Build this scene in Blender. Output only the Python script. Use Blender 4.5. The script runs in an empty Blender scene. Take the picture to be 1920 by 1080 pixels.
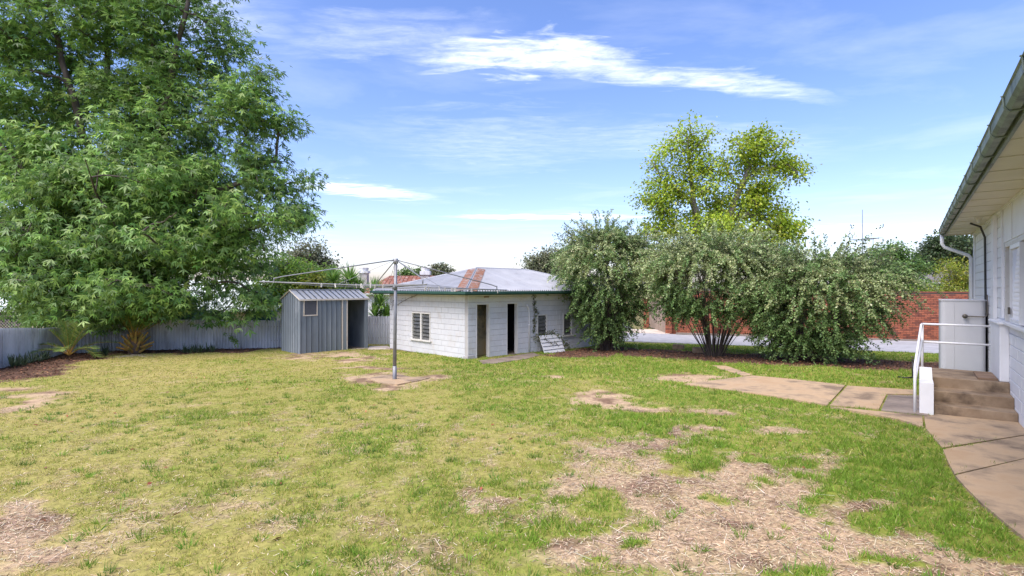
import bpy, bmesh, math, random
import numpy as np
from mathutils import Vector
R = math.radians
random.seed(7)
rng = np.random.default_rng(7)
sc = bpy.context.scene
COL = sc.collection

# ------------------------------------------------------------------ camera, sky, sun, exposure
CAMZ = 2.0
F = 960.0                        # focal length in photo pixels (photo is 1920 wide)
cd = bpy.data.cameras.new('camera'); cam = bpy.data.objects.new('camera', cd); COL.objects.link(cam)
cd.sensor_width = 36; cd.lens = 18; cd.clip_start = .05; cd.clip_end = 6000
cam.location = (0, 0, CAMZ); cam.rotation_euler = (R(90), 0, 0)
sc.camera = cam
SUN_EL, SUN_AZ = R(57), R(221)   # azimuth clockwise from +Y: behind the camera, to the left
w = bpy.data.worlds.new('World'); sc.world = w; w.use_nodes = True
wn, wl = w.node_tree.nodes, w.node_tree.links
wn.clear()
def N(nodes, typ, **kw):
    n = nodes.new(typ)
    for k, v in kw.items():
        if k == 'op': n.operation = v
        elif k.startswith('i_'):
            key = k[2:]; key = int(key) if key.isdigit() else key
            n.inputs[key].default_value = v
        else: setattr(n, k, v)
    return n
def mathn(nodes, links, op, a, b=None, c=None, clamp=False):
    n = nodes.new('ShaderNodeMath'); n.operation = op; n.use_clamp = clamp
    for i, x in enumerate((a, b, c)):
        if x is None: continue
        if isinstance(x, (int, float)): n.inputs[i].default_value = x
        else: links.new(x, n.inputs[i])
    return n.outputs[0]
sky = N(wn, 'ShaderNodeTexSky'); sky.sky_type = 'NISHITA'; sky.sun_disc = False
sky.sun_elevation = SUN_EL; sky.sun_rotation = SUN_AZ
sky.altitude = 200; sky.air_density = 1.0; sky.dust_density = 1.6; sky.ozone_density = 2.0
tc = N(wn, 'ShaderNodeTexCoord'); sep = N(wn, 'ShaderNodeSeparateXYZ')
wl.new(tc.outputs['Generated'], sep.inputs[0])
M = lambda op, a, b=None, c=None, clamp=False: mathn(wn, wl, op, a, b, c, clamp)
zc = M('MAXIMUM', sep.outputs[2], .02)
cu = M('DIVIDE', sep.outputs[0], zc); cv = M('DIVIDE', sep.outputs[1], zc)   # position on a flat cloud layer
comb = N(wn, 'ShaderNodeCombineXYZ'); wl.new(cu, comb.inputs[0]); wl.new(cv, comb.inputs[1])
def wnoise(scale, sx, sy, detail, rough, dist=0., off=0.):
    mp = N(wn, 'ShaderNodeMapping'); mp.inputs['Scale'].default_value = (sx, sy, 1); mp.inputs['Location'].default_value = (off, off, 0)
    wl.new(comb.outputs[0], mp.inputs[0])
    t = N(wn, 'ShaderNodeTexNoise'); t.inputs['Scale'].default_value = scale; t.inputs['Detail'].default_value = detail
    t.inputs['Roughness'].default_value = rough; t.inputs['Distortion'].default_value = dist
    wl.new(mp.outputs[0], t.inputs['Vector']); return t.outputs['Fac']
n1 = wnoise(3.0, .8, 2.2, 8, .62, .6)
n2 = wnoise(1.1, .7, 1.0, 6, .6, .4, 3.1)
nf = wnoise(9.0, .7, 1.5, 6, .65, .4, 1.7)
def streak(u0, v0, ru, rv, curve, slope, amt):
    du = M('SUBTRACT', cu, u0)
    vv = M('SUBTRACT', M('SUBTRACT', cv, v0), M('ADD', M('MULTIPLY', M('MULTIPLY', du, du), curve), M('MULTIPLY', du, slope)))
    vv = M('ADD', vv, M('MULTIPLY', M('SUBTRACT', n1, .5), rv * 2.6))
    du = M('ADD', du, M('MULTIPLY', M('SUBTRACT', n2, .5), ru * .8))
    d = M('ADD', M('POWER', M('ABSOLUTE', M('DIVIDE', du, ru)), 2.), M('POWER', M('ABSOLUTE', M('DIVIDE', vv, rv)), 2.))
    m = M('POWER', M('SUBTRACT', 1., d, clamp=True), 1.5)
    m = M('MULTIPLY', m, M('MULTIPLY', M('SUBTRACT', nf, .2, clamp=True), 2.6))
    return M('MULTIPLY', m, amt, clamp=True)
parts = [streak(.08, 2.22, .62, .24, .12, .05, .85), streak(.75, 2.42, 1.1, .16, .10, .22, .55), streak(-.55, 2.05, .6, .22, 0, -.1, .22),
         streak(-1.5, 5.3, .75, .55, 0, .5, .8), streak(.5, 7.2, 1.8, .35, 0, 0, .9), streak(-.1, 3.6, 1.0, .9, 0, 0, .16),
         streak(6.0, 9.0, 4.2, 1.0, 0, 0, .7), streak(1.2, 3.5, 1.5, .5, .1, .2, .18), streak(-1.3, 1.75, .6, .5, 0, 0, .3)]
mask = parts[0]
for p_ in parts[1:]: mask = M('MAXIMUM', mask, p_)
veil = M('MULTIPLY', M('SUBTRACT', n2, .5, clamp=True), .55, clamp=True)
mask = M('MAXIMUM', mask, veil)
mask = M('MULTIPLY', mask, M('GREATER_THAN', sep.outputs[2], .0))
mixc = N(wn, 'ShaderNodeMix'); mixc.data_type = 'RGBA'
hs = N(wn, 'ShaderNodeHueSaturation', i_Saturation=1.16, i_Value=1.1)
tint = N(wn, 'ShaderNodeMix'); tint.data_type = 'RGBA'; tint.blend_type = 'MULTIPLY'; tint.inputs['Factor'].default_value = 1
tint.inputs['B'].default_value = (1.08, .97, 1.08, 1)
wl.new(sky.outputs[0], tint.inputs['A']); wl.new(tint.outputs['Result'], hs.inputs['Color'])
wl.new(mask, mixc.inputs['Factor']); wl.new(hs.outputs[0], mixc.inputs['A']); mixc.inputs['B'].default_value = (7.0, 7.15, 7.5, 1)
bg = N(wn, 'ShaderNodeBackground', i_Strength=.118)
wl.new(mixc.outputs['Result'], bg.inputs['Color'])
wo = N(wn, 'ShaderNodeOutputWorld'); wl.new(bg.outputs[0], wo.inputs[0])
sd = bpy.data.lights.new('sun', 'SUN'); sun = bpy.data.objects.new('sun', sd); COL.objects.link(sun)
sd.energy = 2.8; sd.angle = R(56); sd.color = (1.0, .95, .86)
sun.rotation_euler = Vector((-math.sin(SUN_AZ) * math.cos(SUN_EL), -math.cos(SUN_AZ) * math.cos(SUN_EL), -math.sin(SUN_EL))).to_track_quat('-Z', 'Y').to_euler()
sc.view_settings.view_transform = 'Standard'; sc.view_settings.look = 'None'
sc.view_settings.gamma = 1; sc.view_settings.use_curve_mapping = False
sc.view_settings.exposure = 1.08
sc.render.engine = 'CYCLES'
sc.cycles.max_bounces = 8; sc.cycles.diffuse_bounces = 4; sc.cycles.transparent_max_bounces = 6
sc.cycles.use_denoising = True

# ------------------------------------------------------------------ places: ground plane and photo rays
SL = .025                         # the yard falls gently away from the camera and levels out
def gz(x, y): return -SL * min(max(y, -10), 24.)
def ray(px, py, Y): return Vector(((px - 960) / F * Y, Y, CAMZ - (py - 540) / F * Y))
def G(px, py):
    v = (py - 540) / F
    Y = CAMZ / (v - SL)
    if Y > 24 or v <= SL: Y = (CAMZ + SL * 24) / v
    return Vector(((px - 960) / F * Y, Y, gz(0, Y)))

# ------------------------------------------------------------------ mesh helpers
def tag(o, label=None, cat=None, group=None, kind=None):
    if label: o['label'] = label
    if cat: o['category'] = cat
    if group: o['group'] = group
    if kind: o['kind'] = kind
    return o
def thing(name, label, cat, loc=(0, 0, 0), rz=0, group=None):
    o = bpy.data.objects.new(name, None); COL.objects.link(o); o.empty_display_size = .2
    o.location = loc; o.rotation_euler = (0, 0, rz)
    return tag(o, label, cat, group)
def link(name, me, parent=None, m=None):
    o = bpy.data.objects.new(name, me); COL.objects.link(o)
    if parent: o.parent = parent
    if m and not me.materials: me.materials.append(m)
    return o
def nmesh(name, V, Fc, m, col=None, smooth=False):
    """fast mesh from arrays; Fc (n,k) all the same size; col (nV,3) optional"""
    V = np.asarray(V, np.float32); Fc = np.asarray(Fc, np.int32)
    me = bpy.data.meshes.new(name)
    me.vertices.add(len(V)); me.vertices.foreach_set('co', V.ravel())
    k = Fc.shape[1]
    me.loops.add(Fc.size); me.loops.foreach_set('vertex_index', Fc.ravel())
    me.polygons.add(len(Fc)); me.polygons.foreach_set('loop_start', np.arange(len(Fc), dtype=np.int32) * k)
    me.polygons.foreach_set('loop_total', np.full(len(Fc), k, np.int32))
    if smooth: me.polygons.foreach_set('use_smooth', np.ones(len(Fc), bool))
    if col is not None:
        a = me.attributes.new('col', 'FLOAT_COLOR', 'POINT')
        c = np.ones((len(V), 4), np.float32); c[:, :3] = col; a.data.foreach_set('color', c.ravel())
    me.update(calc_edges=True)
    me.materials.append(m)
    return me
class MB:
    """collects boxes, tubes, prisms"""
    def __init__(s): s.v = []; s.f = []
    def add(s, vs, fs):
        b = len(s.v); s.v += [tuple(v) for v in vs]; s.f += [tuple(b + i for i in f) for f in fs]; return s
    def box(s, x0, x1, y0, y1, z0, z1):
        return s.add([(x0, y0, z0), (x1, y0, z0), (x1, y1, z0), (x0, y1, z0), (x0, y0, z1), (x1, y0, z1), (x1, y1, z1), (x0, y1, z1)],
                     [(0, 3, 2, 1), (4, 5, 6, 7), (0, 1, 5, 4), (1, 2, 6, 5), (2, 3, 7, 6), (3, 0, 4, 7)])
    def tube(s, pts, r, k=8, caps=True):
        pts = [Vector(p) for p in pts]; n = len(pts)
        rs = r if isinstance(r, (list, tuple)) else [r] * n
        vs = []; up = None
        for i, p in enumerate(pts):
            d = (pts[min(i + 1, n - 1)] - pts[max(i - 1, 0)]).normalized()
            if up is None: up = Vector((0, 0, 1)) if abs(d.z) < .9 else Vector((1, 0, 0))
            a = d.cross(up).normalized(); b = a.cross(d).normalized(); up = b
            for j in range(k):
                t = 2 * math.pi * j / k
                vs.append(p + (a * math.cos(t) + b * math.sin(t)) * rs[i])
        fs = [(i * k + j, i * k + (j + 1) % k, (i + 1) * k + (j + 1) % k, (i + 1) * k + j) for i in range(n - 1) for j in range(k)]
        if caps: fs += [tuple(range(k))[::-1], tuple(range((n - 1) * k, n * k))]
        return s.add(vs, fs)
    def prism(s, poly, z0, z1):
        n = len(poly)
        z0 = z0 if callable(z0) else (lambda x, y, z=z0: z); z1 = z1 if callable(z1) else (lambda x, y, z=z1: z)
        vs = [(p[0], p[1], z0(p[0], p[1])) for p in poly] + [(p[0], p[1], z1(p[0], p[1])) for p in poly]
        return s.add(vs, [tuple(range(n))[::-1], tuple(range(n, 2 * n))] + [(i, (i + 1) % n, n + (i + 1) % n, n + i) for i in range(n)])
    def build(s, name, m, parent=None, smooth=False, bevel=0):
        me = bpy.data.meshes.new(name); me.from_pydata(s.v, [], s.f)
        bm = bmesh.new(); bm.from_mesh(me); bmesh.ops.recalc_face_normals(bm, faces=bm.faces)
        if bevel: bmesh.ops.bevel(bm, geom=bm.edges[:], offset=bevel, segments=2, affect='EDGES', profile=.6)
        bm.to_mesh(me); bm.free()
        if smooth:
            for p in me.polygons: p.use_smooth = True
        me.materials.append(m)
        return link(name, me, parent)
def box(name, m, parent, x0, x1, y0, y1, z0, z1, bevel=0): return MB().box(x0, x1, y0, y1, z0, z1).build(name, m, parent, bevel=bevel)

# value noise in numpy (for where grass grows)
def vnoise(x, y, seed=0):
    xi = np.floor(x).astype(np.int64); yi = np.floor(y).astype(np.int64); fx = x - xi; fy = y - yi
    fx = fx * fx * (3 - 2 * fx); fy = fy * fy * (3 - 2 * fy)
    def h(a, b):
        n = (a * 374761393 + b * 668265263 + seed * 1442695041) & 0xffffffff
        n = ((n ^ (n >> 13)) * 1274126177) & 0xffffffff
        return ((n ^ (n >> 16)) & 0xffff) / 65535.
    return (h(xi, yi) * (1 - fx) + h(xi + 1, yi) * fx) * (1 - fy) + (h(xi, yi + 1) * (1 - fx) + h(xi + 1, yi + 1) * fx) * fy
def fbm(x, y, sc_, octv=4, seed=0):
    t = 0; a = .5; n = 0
    for i in range(octv):
        t = t + a * vnoise(x * sc_, y * sc_, seed + i * 17); n += a; a *= .5; sc_ *= 2.03
    return t / n

# ------------------------------------------------------------------ materials (all procedural, world-space)
def mat(name, c1, c2=None, scale=8., rough=.75, bump=0., bscale=60., stain=None, sscale=2., samt=.5, slo=.5, metallic=0., spec=.4, stretch=(1, 1, 1), detail=6, attr=False):
    m = bpy.data.materials.new(name); m.use_nodes = True
    nt = m.node_tree; nd, lk = nt.nodes, nt.links
    b = nd['Principled BSDF']; b.inputs['Roughness'].default_value = rough; b.inputs['Metallic'].default_value = metallic
    b.inputs['Specular IOR Level'].default_value = spec
    geo = nd.new('ShaderNodeNewGeometry')
    mp = nd.new('ShaderNodeMapping'); mp.inputs['Scale'].default_value = stretch; lk.new(geo.outputs['Position'], mp.inputs[0])
    def noise(s, d=detail, ro=.6):
        t = nd.new('ShaderNodeTexNoise'); t.inputs['Scale'].default_value = s; t.inputs['Detail'].default_value = d; t.inputs['Roughness'].default_value = ro
        lk.new(mp.outputs[0], t.inputs['Vector']); return t.outputs['Fac']
    def ramp(f, lo, hi):
        r = nd.new('ShaderNodeMapRange'); r.inputs[1].default_value = lo; r.inputs[2].default_value = hi; r.clamp = True
        lk.new(f, r.inputs[0]); return r.outputs[0]
    def mix(f, a, c, typ='MIX'):
        x = nd.new('ShaderNodeMix'); x.data_type = 'RGBA'; x.blend_type = typ
        if isinstance(f, (int, float)): x.inputs['Factor'].default_value = f
        else: lk.new(f, x.inputs['Factor'])
        for key, val in (('A', a), ('B', c)):
            if isinstance(val, tuple): x.inputs[key].default_value = (*val, 1)
            else: lk.new(val, x.inputs[key])
        return x.outputs['Result']
    if attr:
        at = nd.new('ShaderNodeAttribute'); at.attribute_name = 'col'; colr = at.outputs['Color']
        if c2: colr = mix(ramp(noise(scale), .3, .7), mix(1., colr, c1, 'MULTIPLY'), mix(1., colr, c2, 'MULTIPLY'))
    else:
        colr = mix(ramp(noise(scale), .32, .68), c1, c2 or c1)
    if stain:
        f = ramp(noise(sscale, 8, .65), slo, slo + .16)
        f = mathn(nd, lk, 'MULTIPLY', f, samt)
        colr = mix(f, colr, stain)
    lk.new(colr, b.inputs['Base Color'])
    if bump:
        bp = nd.new('ShaderNodeBump'); bp.inputs['Strength'].default_value = bump; bp.inputs['Distance'].default_value = .01
        lk.new(noise(bscale, 6, .65), bp.inputs['Height']); lk.new(bp.outputs[0], b.inputs['Normal'])
    return m
def leafmat(name, trans=.35, rough=.5, spec=.35):
    m = bpy.data.materials.new(name); m.use_nodes = True
    nd, lk = m.node_tree.nodes, m.node_tree.links
    b = nd['Principled BSDF']; b.inputs['Roughness'].default_value = rough; b.inputs['Specular IOR Level'].default_value = spec
    at = nd.new('ShaderNodeAttribute'); at.attribute_name = 'col'; lk.new(at.outputs['Color'], b.inputs['Base Color'])
    t = nd.new('ShaderNodeBsdfTranslucent')
    g = nd.new('ShaderNodeGamma'); g.inputs[1].default_value = .9; lk.new(at.outputs['Color'], g.inputs[0]); lk.new(g.outputs[0], t.inputs['Color'])
    x = nd.new('ShaderNodeMixShader'); x.inputs[0].default_value = trans
    lk.new(b.outputs[0], x.inputs[1]); lk.new(t.outputs[0], x.inputs[2])
    lk.new(x.outputs[0], nd['Material Output'].inputs['Surface'])
    return m
m_leaf = leafmat('leaf', .42, .42, .5); m_grass = leafmat('grass_blade', .3, .6, .2); m_small = leafmat('small_leaf', .25, .5, .4)
m_litter = leafmat('dry_litter', .08, .8, .2)
m_bark = mat('bark', (.055, .042, .034), (.11, .09, .075), 9, .9, .6, 30, stretch=(1, 1, .3))
m_barkl = mat('bark_grey', (.13, .115, .095), (.22, .2, .17), 8, .9, .5, 30, stretch=(1, 1, .3))
m_ground = mat('ground', (.62, .60, .58), (1.22, 1.19, 1.15), 17, .95, .8, 45, attr=True, spec=.1)
m_conc = mat('concrete', (.36, .24, .135), (.50, .38, .25), 1.3, .85, .5, 90, stain=(.13, .09, .06), sscale=1.3, samt=.85, slo=.46)
m_concwet = mat('concrete_damp', (.17, .13, .10), (.30, .24, .19), 2.5, .6, .2, 70, stain=(.08, .065, .055), sscale=1.6, samt=.7, slo=.5)
m_step = mat('concrete_step', (.20, .135, .08), (.33, .245, .16), 3, .8, .3, 60, stain=(.075, .05, .032), sscale=1.7, samt=.8, slo=.48)
m_drive = mat('concrete_pale', (.48, .41, .34), (.58, .50, .43), 2, .85, .2, 50, stain=(.3, .22, .16), sscale=.8, samt=.5)
m_road = mat('asphalt_pale', (.27, .27, .285), (.36, .36, .375), 3, .9, .3, 80, stain=(.2, .2, .2), sscale=.5, samt=.3)
m_white = mat('white_paint_block', (.53, .54, .56), (.60, .605, .62), 3, .7, .35, 90, stain=(.38, .31, .25), sscale=1.5, samt=.5, slo=.55)
m_whitew = mat('white_paint_joint', (.36, .345, .335), (.44, .425, .41), 4, .85, .3, 60, stain=(.32, .27, .23), sscale=1.3, samt=.4)
m_whiteh = mat('white_paint_house', (.66, .66, .67), (.72, .72, .725), 3, .6, .2, 80, stain=(.52, .49, .45), sscale=1.1, samt=.25, slo=.58)
m_whitehj = mat('white_joint_house', (.44, .44, .45), (.50, .50, .51), 4, .8, .2, 60)
m_trim = mat('white_trim', (.58, .56, .52), (.65, .64, .61), 6, .6, .15, 60, stain=(.38, .3, .22), sscale=5, samt=.55, slo=.57)
m_rail = mat('white_metal_paint', (.72, .72, .73), (.76, .76, .77), 6, .4, stain=(.5, .4, .33), sscale=14, samt=.35, slo=.64)
m_soffit = mat('soffit_cream', (.60, .56, .49), (.68, .64, .57), 1.2, .75, .1, 40, stain=(.34, .29, .22), sscale=2.6, samt=.45, slo=.62)
m_green = mat('green_gutter', (.018, .06, .045), (.03, .085, .065), 7, .5, stain=(.13, .12, .09), sscale=5, samt=.4, slo=.6)
m_gutter = mat('weathered_green_gutter', (.12, .16, .13), (.22, .26, .225), 5, .45, .2, 30, stain=(.045, .055, .045), sscale=3.5, samt=.8, slo=.5)
m_galv = mat('galvanised_iron', (.50, .515, .54), (.70, .71, .73), 2.2, .5, .1, 40, stain=(.30, .28, .28), sscale=3, samt=.6, slo=.52, metallic=.0, stretch=(1, 1, .35))
m_galvr = mat('galvanised_roof', (.26, .27, .295), (.33, .34, .365), 1.2, .5, stain=(.17, .16, .17), sscale=2.2, samt=.5, slo=.56, metallic=.2)
m_rustr = mat('rusty_roof', (.17, .062, .042), (.25, .105, .07), 1.2, .85, .2, 20, stain=(.34, .29, .28), sscale=2.4, samt=.85, slo=.52)
m_rustcap = mat('rust_flashing', (.15, .062, .032), (.25, .115, .06), 7, .85, .2, 40, stain=(.30, .29, .30), sscale=4.5, samt=.85, slo=.5)
m_shed = mat('shed_steel', (.17, .20, .225), (.25, .285, .31), 1.5, .5, .1, 30, stain=(.40, .43, .46), sscale=1.4, samt=.55, slo=.55, metallic=.2, stretch=(1, 1, .4))
m_shedrib = mat('shed_rib', (.07, .085, .10), (.10, .12, .14), 2, .6, metallic=.2)
m_shedroof = mat('shed_roof', (.40, .40, .395), (.48, .48, .47), 2, .5, stain=(.4, .36, .3), sscale=3, samt=.5, metallic=.1)
m_cream = mat('cream_trim', (.56, .5, .40), (.66, .6, .5), 5, .6, stain=(.36, .25, .16), sscale=5, samt=.5)
m_steel = mat('galvanised_tube', (.17, .175, .19), (.26, .265, .28), 6, .5, metallic=.35, stain=(.25, .17, .12), sscale=9, samt=.5, slo=.6)
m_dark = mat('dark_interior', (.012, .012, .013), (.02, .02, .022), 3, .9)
m_room = mat('stained_room_wall', (.52, .38, .17), (.56, .46, .28), 1.2, .9, .1, 30, stain=(.13, .13, .10), sscale=1.1, samt=.9, slo=.46)
m_glass = mat('dusty_louvre_glass', (.075, .075, .07), (.13, .13, .12), 4, .25, spec=.6, stain=(.2, .19, .17), sscale=4, samt=.4)
m_glassd = mat('dark_glass', (.03, .035, .05), (.05, .055, .07), 2, .12, spec=.7)
m_tank = mat('tank_white', (.47, .47, .485), (.53, .53, .54), 1.5, .55, .05, 20, stain=(.52, .52, .53), sscale=.9, samt=.5)
m_brick = mat('red_brick', (.25, .075, .04), (.36, .125, .07), 5, .9, .4, 60, stain=(.17, .06, .04), sscale=4, samt=.7, slo=.52)
m_brick2 = mat('dark_red_brick', (.15, .05, .033), (.23, .08, .05), 5, .9, .4, 60, stain=(.10, .045, .035), sscale=4, samt=.6, slo=.5)
m_mortar = mat('mortar', (.06, .045, .04), (.10, .07, .06), 6, .95)
m_gate = mat('tan_gate', (.27, .205, .16), (.34, .26, .205), 2, .6, metallic=.1)
m_wood = mat('weathered_timber', (.16, .10, .06), (.27, .18, .12), 5, .85, .4, 40, stretch=(1, 1, 4))
m_tile = mat('grey_tile', (.13, .12, .13), (.22, .20, .21), 5, .85, .3, 30)
m_palegreen = mat('pale_green_roof', (.60, .66, .60), (.68, .74, .68), 1, .5, stain=(.5, .52, .5), sscale=1, samt=.4)
m_weather = mat('cream_weatherboard', (.60, .53, .36), (.66, .6, .43), 2, .7)
m_bin = mat('green_plastic', (.01, .06, .045), (.015, .08, .06), 3, .4)
m_black = mat('black_cable', (.02, .02, .022), (.035, .033, .032), 5, .5)
m_brass = mat('dull_brass', (.10, .09, .08), (.17, .15, .12), 8, .45, metallic=.5)
m_peg = mat('clothes_peg', (.42, .38, .33), (.6, .58, .55), 40, .6)
m_stub = mat('palm_stub', (.50, .36, .07), (.55, .25, .07), 9, .7, .3, 50, stain=(.20, .22, .04), sscale=5, samt=.8, slo=.5)

# ------------------------------------------------------------------ ground
def px_of(x, y):
    y = np.maximum(y, .5)
    z = -SL * np.minimum(y, 24)
    return 960 + F * x / y, 540 + F * (CAMZ - z) / y
BARE = [(1150, 905, 150, 62), (1230, 985, 290, 95), (1500, 1035, 330, 85), (1470, 866, 140, 20), (1110, 741, 62, 11), (1215, 762, 80, 11), (1445, 808, 60, 9),
        (1190, 838, 110, 18), (1640, 985, 130, 22), (30, 985, 105, 58), (728, 712, 100, 11), (1285, 710, 70, 8),
        (40, 748, 90, 12), (620, 668, 120, 7), (700, 690, 60, 5), (930, 940, 40, 12), (1720, 1050, 150, 40), (1300, 885, 170, 24), (1420, 920, 150, 26), (1560, 862, 60, 10), (1250, 822, 110, 10), (1170, 745, 50, 7), (1260, 772, 60, 6), (1380, 800, 70, 6), (1500, 815, 40, 5), (1620, 945, 60, 12), (1330, 780, 70, 7), (1010, 700, 40, 3)]
GREEN = [(1075, 948, 75, 19), (1030, 985, 50, 18), (1120, 985, 36, 8), (1345, 933, 34, 14), (1380, 945, 22, 14), (1320, 870, 38, 16), (1440, 866, 62, 14), (1135, 1014, 20, 9),
         (1570, 903, 115, 24), (1490, 925, 50, 16), (1650, 930, 50, 14), (1730, 975, 120, 26), (1690, 900, 90, 60), (1840, 1010, 90, 32), (1220, 785, 100, 10), (1340, 828, 110, 12), (1615, 850, 120, 30),
         (1540, 985, 14, 9), (1130, 1040, 26, 10), (1230, 845, 16, 6), (1190, 800, 90, 12), (1260, 800, 140, 9), (1000, 1010, 40, 20), (1490, 970, 8, 8), (1590, 1070, 60, 14)]
def field(E, pxx, pyy, soft=.45):
    m = np.zeros_like(pxx)
    for cx, cy, rx, ry in E:
        d = np.sqrt(((pxx - cx) / rx) ** 2 + ((pyy - cy) / ry) ** 2)
        m = np.maximum(m, np.clip((1.15 - d) / soft, 0, 1))
    return m
# side fence / back fence line, left to right
FENCE = [(-14.2, 12.6), (-15.2, 15.2), (-16.9, 19.25), (-16.86, 19.3), (-15.8, 20.5), (-9.6, 22.0), (-7.9, 23.3), (-4.6, 23.6)]
def dist_poly(x, y, P):
    d = np.full(np.shape(x), 1e9)
    for (ax, ay), (bx, by) in zip(P[:-1], P[1:]):
        vx, vy = bx - ax, by - ay; t = np.clip(((x - ax) * vx + (y - ay) * vy) / (vx * vx + vy * vy), 0, 1)
        d = np.minimum(d, np.hypot(x - ax - t * vx, y - ay - t * vy))
    return d
def cover(x, y):
    """grass cover 0..1, mulch 0..1, dryness 0..1"""
    pxx, pyy = px_of(x, y)
    n = fbm(x, y, 1.3, 5, 3); n2 = fbm(x, y, 5., 3, 9)
    wob = (n - .5) * 2.2 + (n2 - .5) * 1.8
    jx = pxx + (fbm(x, y, 1.1, 4, 31) - .5) * 300 * np.clip(pyy - 600, 20, 400) / 300; jy = pyy + (fbm(x, y, 1.1, 4, 47) - .5) * 95 * np.clip(pyy - 600, 20, 400) / 300
    bare = np.clip(field(BARE, jx, jy) + wob * .55 * (field(BARE, jx, jy, .9) > .02), 0, 1)
    green = np.clip(field(GREEN, jx, jy, .6) + wob * .5 * (field(GREEN, jx, jy, .9) > .02), 0, 1)
    patch = np.clip((fbm(x, y, 2.4, 4, 71) - .50) * 5, 0, 1) * .5 * np.clip((pyy - 860) / 120, 0, 1) * np.clip((1000 - pxx) / 200, .15, 1) + np.clip((fbm(x, y, 3.4, 3, 73) - .60) * 5, 0, 1) * .45      # thin spots at the near edge of the lawn
    c = np.clip(1 - np.maximum(bare, patch) + green * 1.5, 0, 1)
    # mulch: along the fence and under the shrubs
    fd = dist_poly(x, y, FENCE)
    mul = np.clip((2.1 + (n - .5) * 2.6 - fd) / .5, 0, 1) * (x < -10.3)
    mul = np.maximum(mul, np.clip((.7 + (n - .5) - fd) / .3, 0, 1) * (x < -8.3))
    SHR = [(-.9, 17.6), (1.5, 19.0), (4.1, 20.6), (7.3, 18.3), (10.0, 17.0), (13.5, 15.2)]
    sd_ = dist_poly(x, y, SHR)
    wdt = np.clip((x - .3) / 3, 0, 1) * 1.75
    mul = np.maximum(mul, np.clip((wdt + (n - .5) * 1.5 - sd_) / .4, 0, 1) * (x > .4))
    c = c * (1 - mul * .93)
    dry = .5 + (fbm(x, y, .55, 4, 5) - .5) * 1.3 + (fbm(x, y, 3.2, 3, 6) - .5) * .8
    dry = dry + .25 * np.clip((700 - pxx) / 700, -1, 1) - .20 * np.clip((pxx - 1050) / 300, 0, 1)
    dry = dry + .30 * np.clip((720 - pyy) / 40, 0, 1) * (pxx < 620) - .22 * np.clip((pyy - 860) / 150, 0, 1) * (pxx > 500)
    dry = dry - .3 * np.clip((730 - pyy) / 30, 0, 1) * (pxx > 830)
    # yellow verge beyond the shrubs
    return c, mul, np.clip(dry, 0, 1), n2, bare
def lerp(a, b, t): return np.asarray(a) * (1 - t[:, None]) + np.asarray(b) * t[:, None]
ys = [2.2]
while ys[-1] < 27: ys.append(ys[-1] * 1.0085)
YS = np.concatenate([[-60, -20, -5, 0, 1.5], ys, [29, 32, 40, 60, 100, 200, 500, 1200, 3000]])
XS = np.concatenate([[-3000, -1000, -300, -100, -60, -40, -28], np.arange(-21, 17.01, .07), [18, 20, 24, 30, 50, 100, 300, 1000, 3000]])
gx, gy = np.meshgrid(XS, YS); gx = gx.ravel(); gy = gy.ravel()
gzz = -SL * np.clip(gy, -10, 24)
near = (np.abs(gx) < 17.5) & (gy > 1) & (gy < 26)
c_, mu_, dr_, n2_, ba_ = cover(gx, gy)
gzz = gzz + near * ((fbm(gx, gy, 1.2, 3, 90) - .5) * .05 + (fbm(gx, gy, 8., 2, 91) - .5) * .02 - .004) + c_ * near * .008
soil = lerp((.45, .335, .22), (.20, .13, .09), np.clip((fbm(gx, gy, 2.6, 4, 12) - .47) * 5, 0, 1))
thatch = lerp((.20, .23, .045), (.33, .29, .10), dr_)
mulch = lerp((.085, .05, .038), (.17, .10, .07), np.clip((n2_ - .3) * 2, 0, 1))
gc = lerp(np.zeros(3), np.ones(3), np.zeros(len(gx)))
gc = soil * (1 - c_[:, None]) + thatch * c_[:, None]
gc = gc * (1 - mu_[:, None]) + mulch * mu_[:, None]
far = (gy > 26) | (np.abs(gx) > 17.5)
gc[far] = (.2, .18, .08)
nx, ny = len(XS), len(YS)
ii = (np.arange(ny - 1)[:, None] * nx + np.arange(nx - 1)[None, :]).ravel()
tag(link('ground', nmesh('ground', np.stack([gx, gy, gzz], 1), np.stack([ii, ii + 1, ii + nx + 1, ii + nx], 1), m_ground, gc, True)), kind='structure')

# ------------------------------------------------------------------ frames of the buildings
HD = (.615, .789); HN = (-.789, .615); H0 = (8.22, 8.29)           # right-hand house: t along its wall, u outwards
def HP(t, u): return (H0[0] + HD[0] * t + HN[0] * u, H0[1] + HD[1] * t + HN[1] * u)

# ------------------------------------------------------------------ path, road, kerb, driveway
def slab(name, m, parent, pts, top=.03, thick=.09):
    P = [tuple(G(*p)[:2]) if isinstance(p, tuple) and p[0] > 60 else tuple(p) for p in pts]
    cx = sum(p[0] for p in P) / len(P); cy = sum(p[1] for p in P) / len(P)
    mb = MB(); mb.prism(P, lambda x, y: gz(x, y) - thick, lambda x, y: gz(x, y) + top)
    return mb.build(name, m, parent)
path = thing('path', None, None); tag(path, kind='structure')
W0 = [HP(-.05, .0), HP(-2.2, .0), HP(-3.6, 0.), HP(-6.5, 0.)]
slab('slab', m_conc, path, [(1283, 722), (1345, 714), (1412, 706), (1480, 712), (1585, 724), (1551, 762), (1450, 745)])
slab('slab', m_conc, path, [(1589, 725), (1716, 733), (1716, 741), (1662, 741), (1648, 769), (1556, 762)], .026)
tag(slab('slab', m_concwet, path, [(1665, 742), (1760, 744), (1740, 781), (1652, 771)], .022), 'dark damp concrete slab beside the stair foot')
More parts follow.
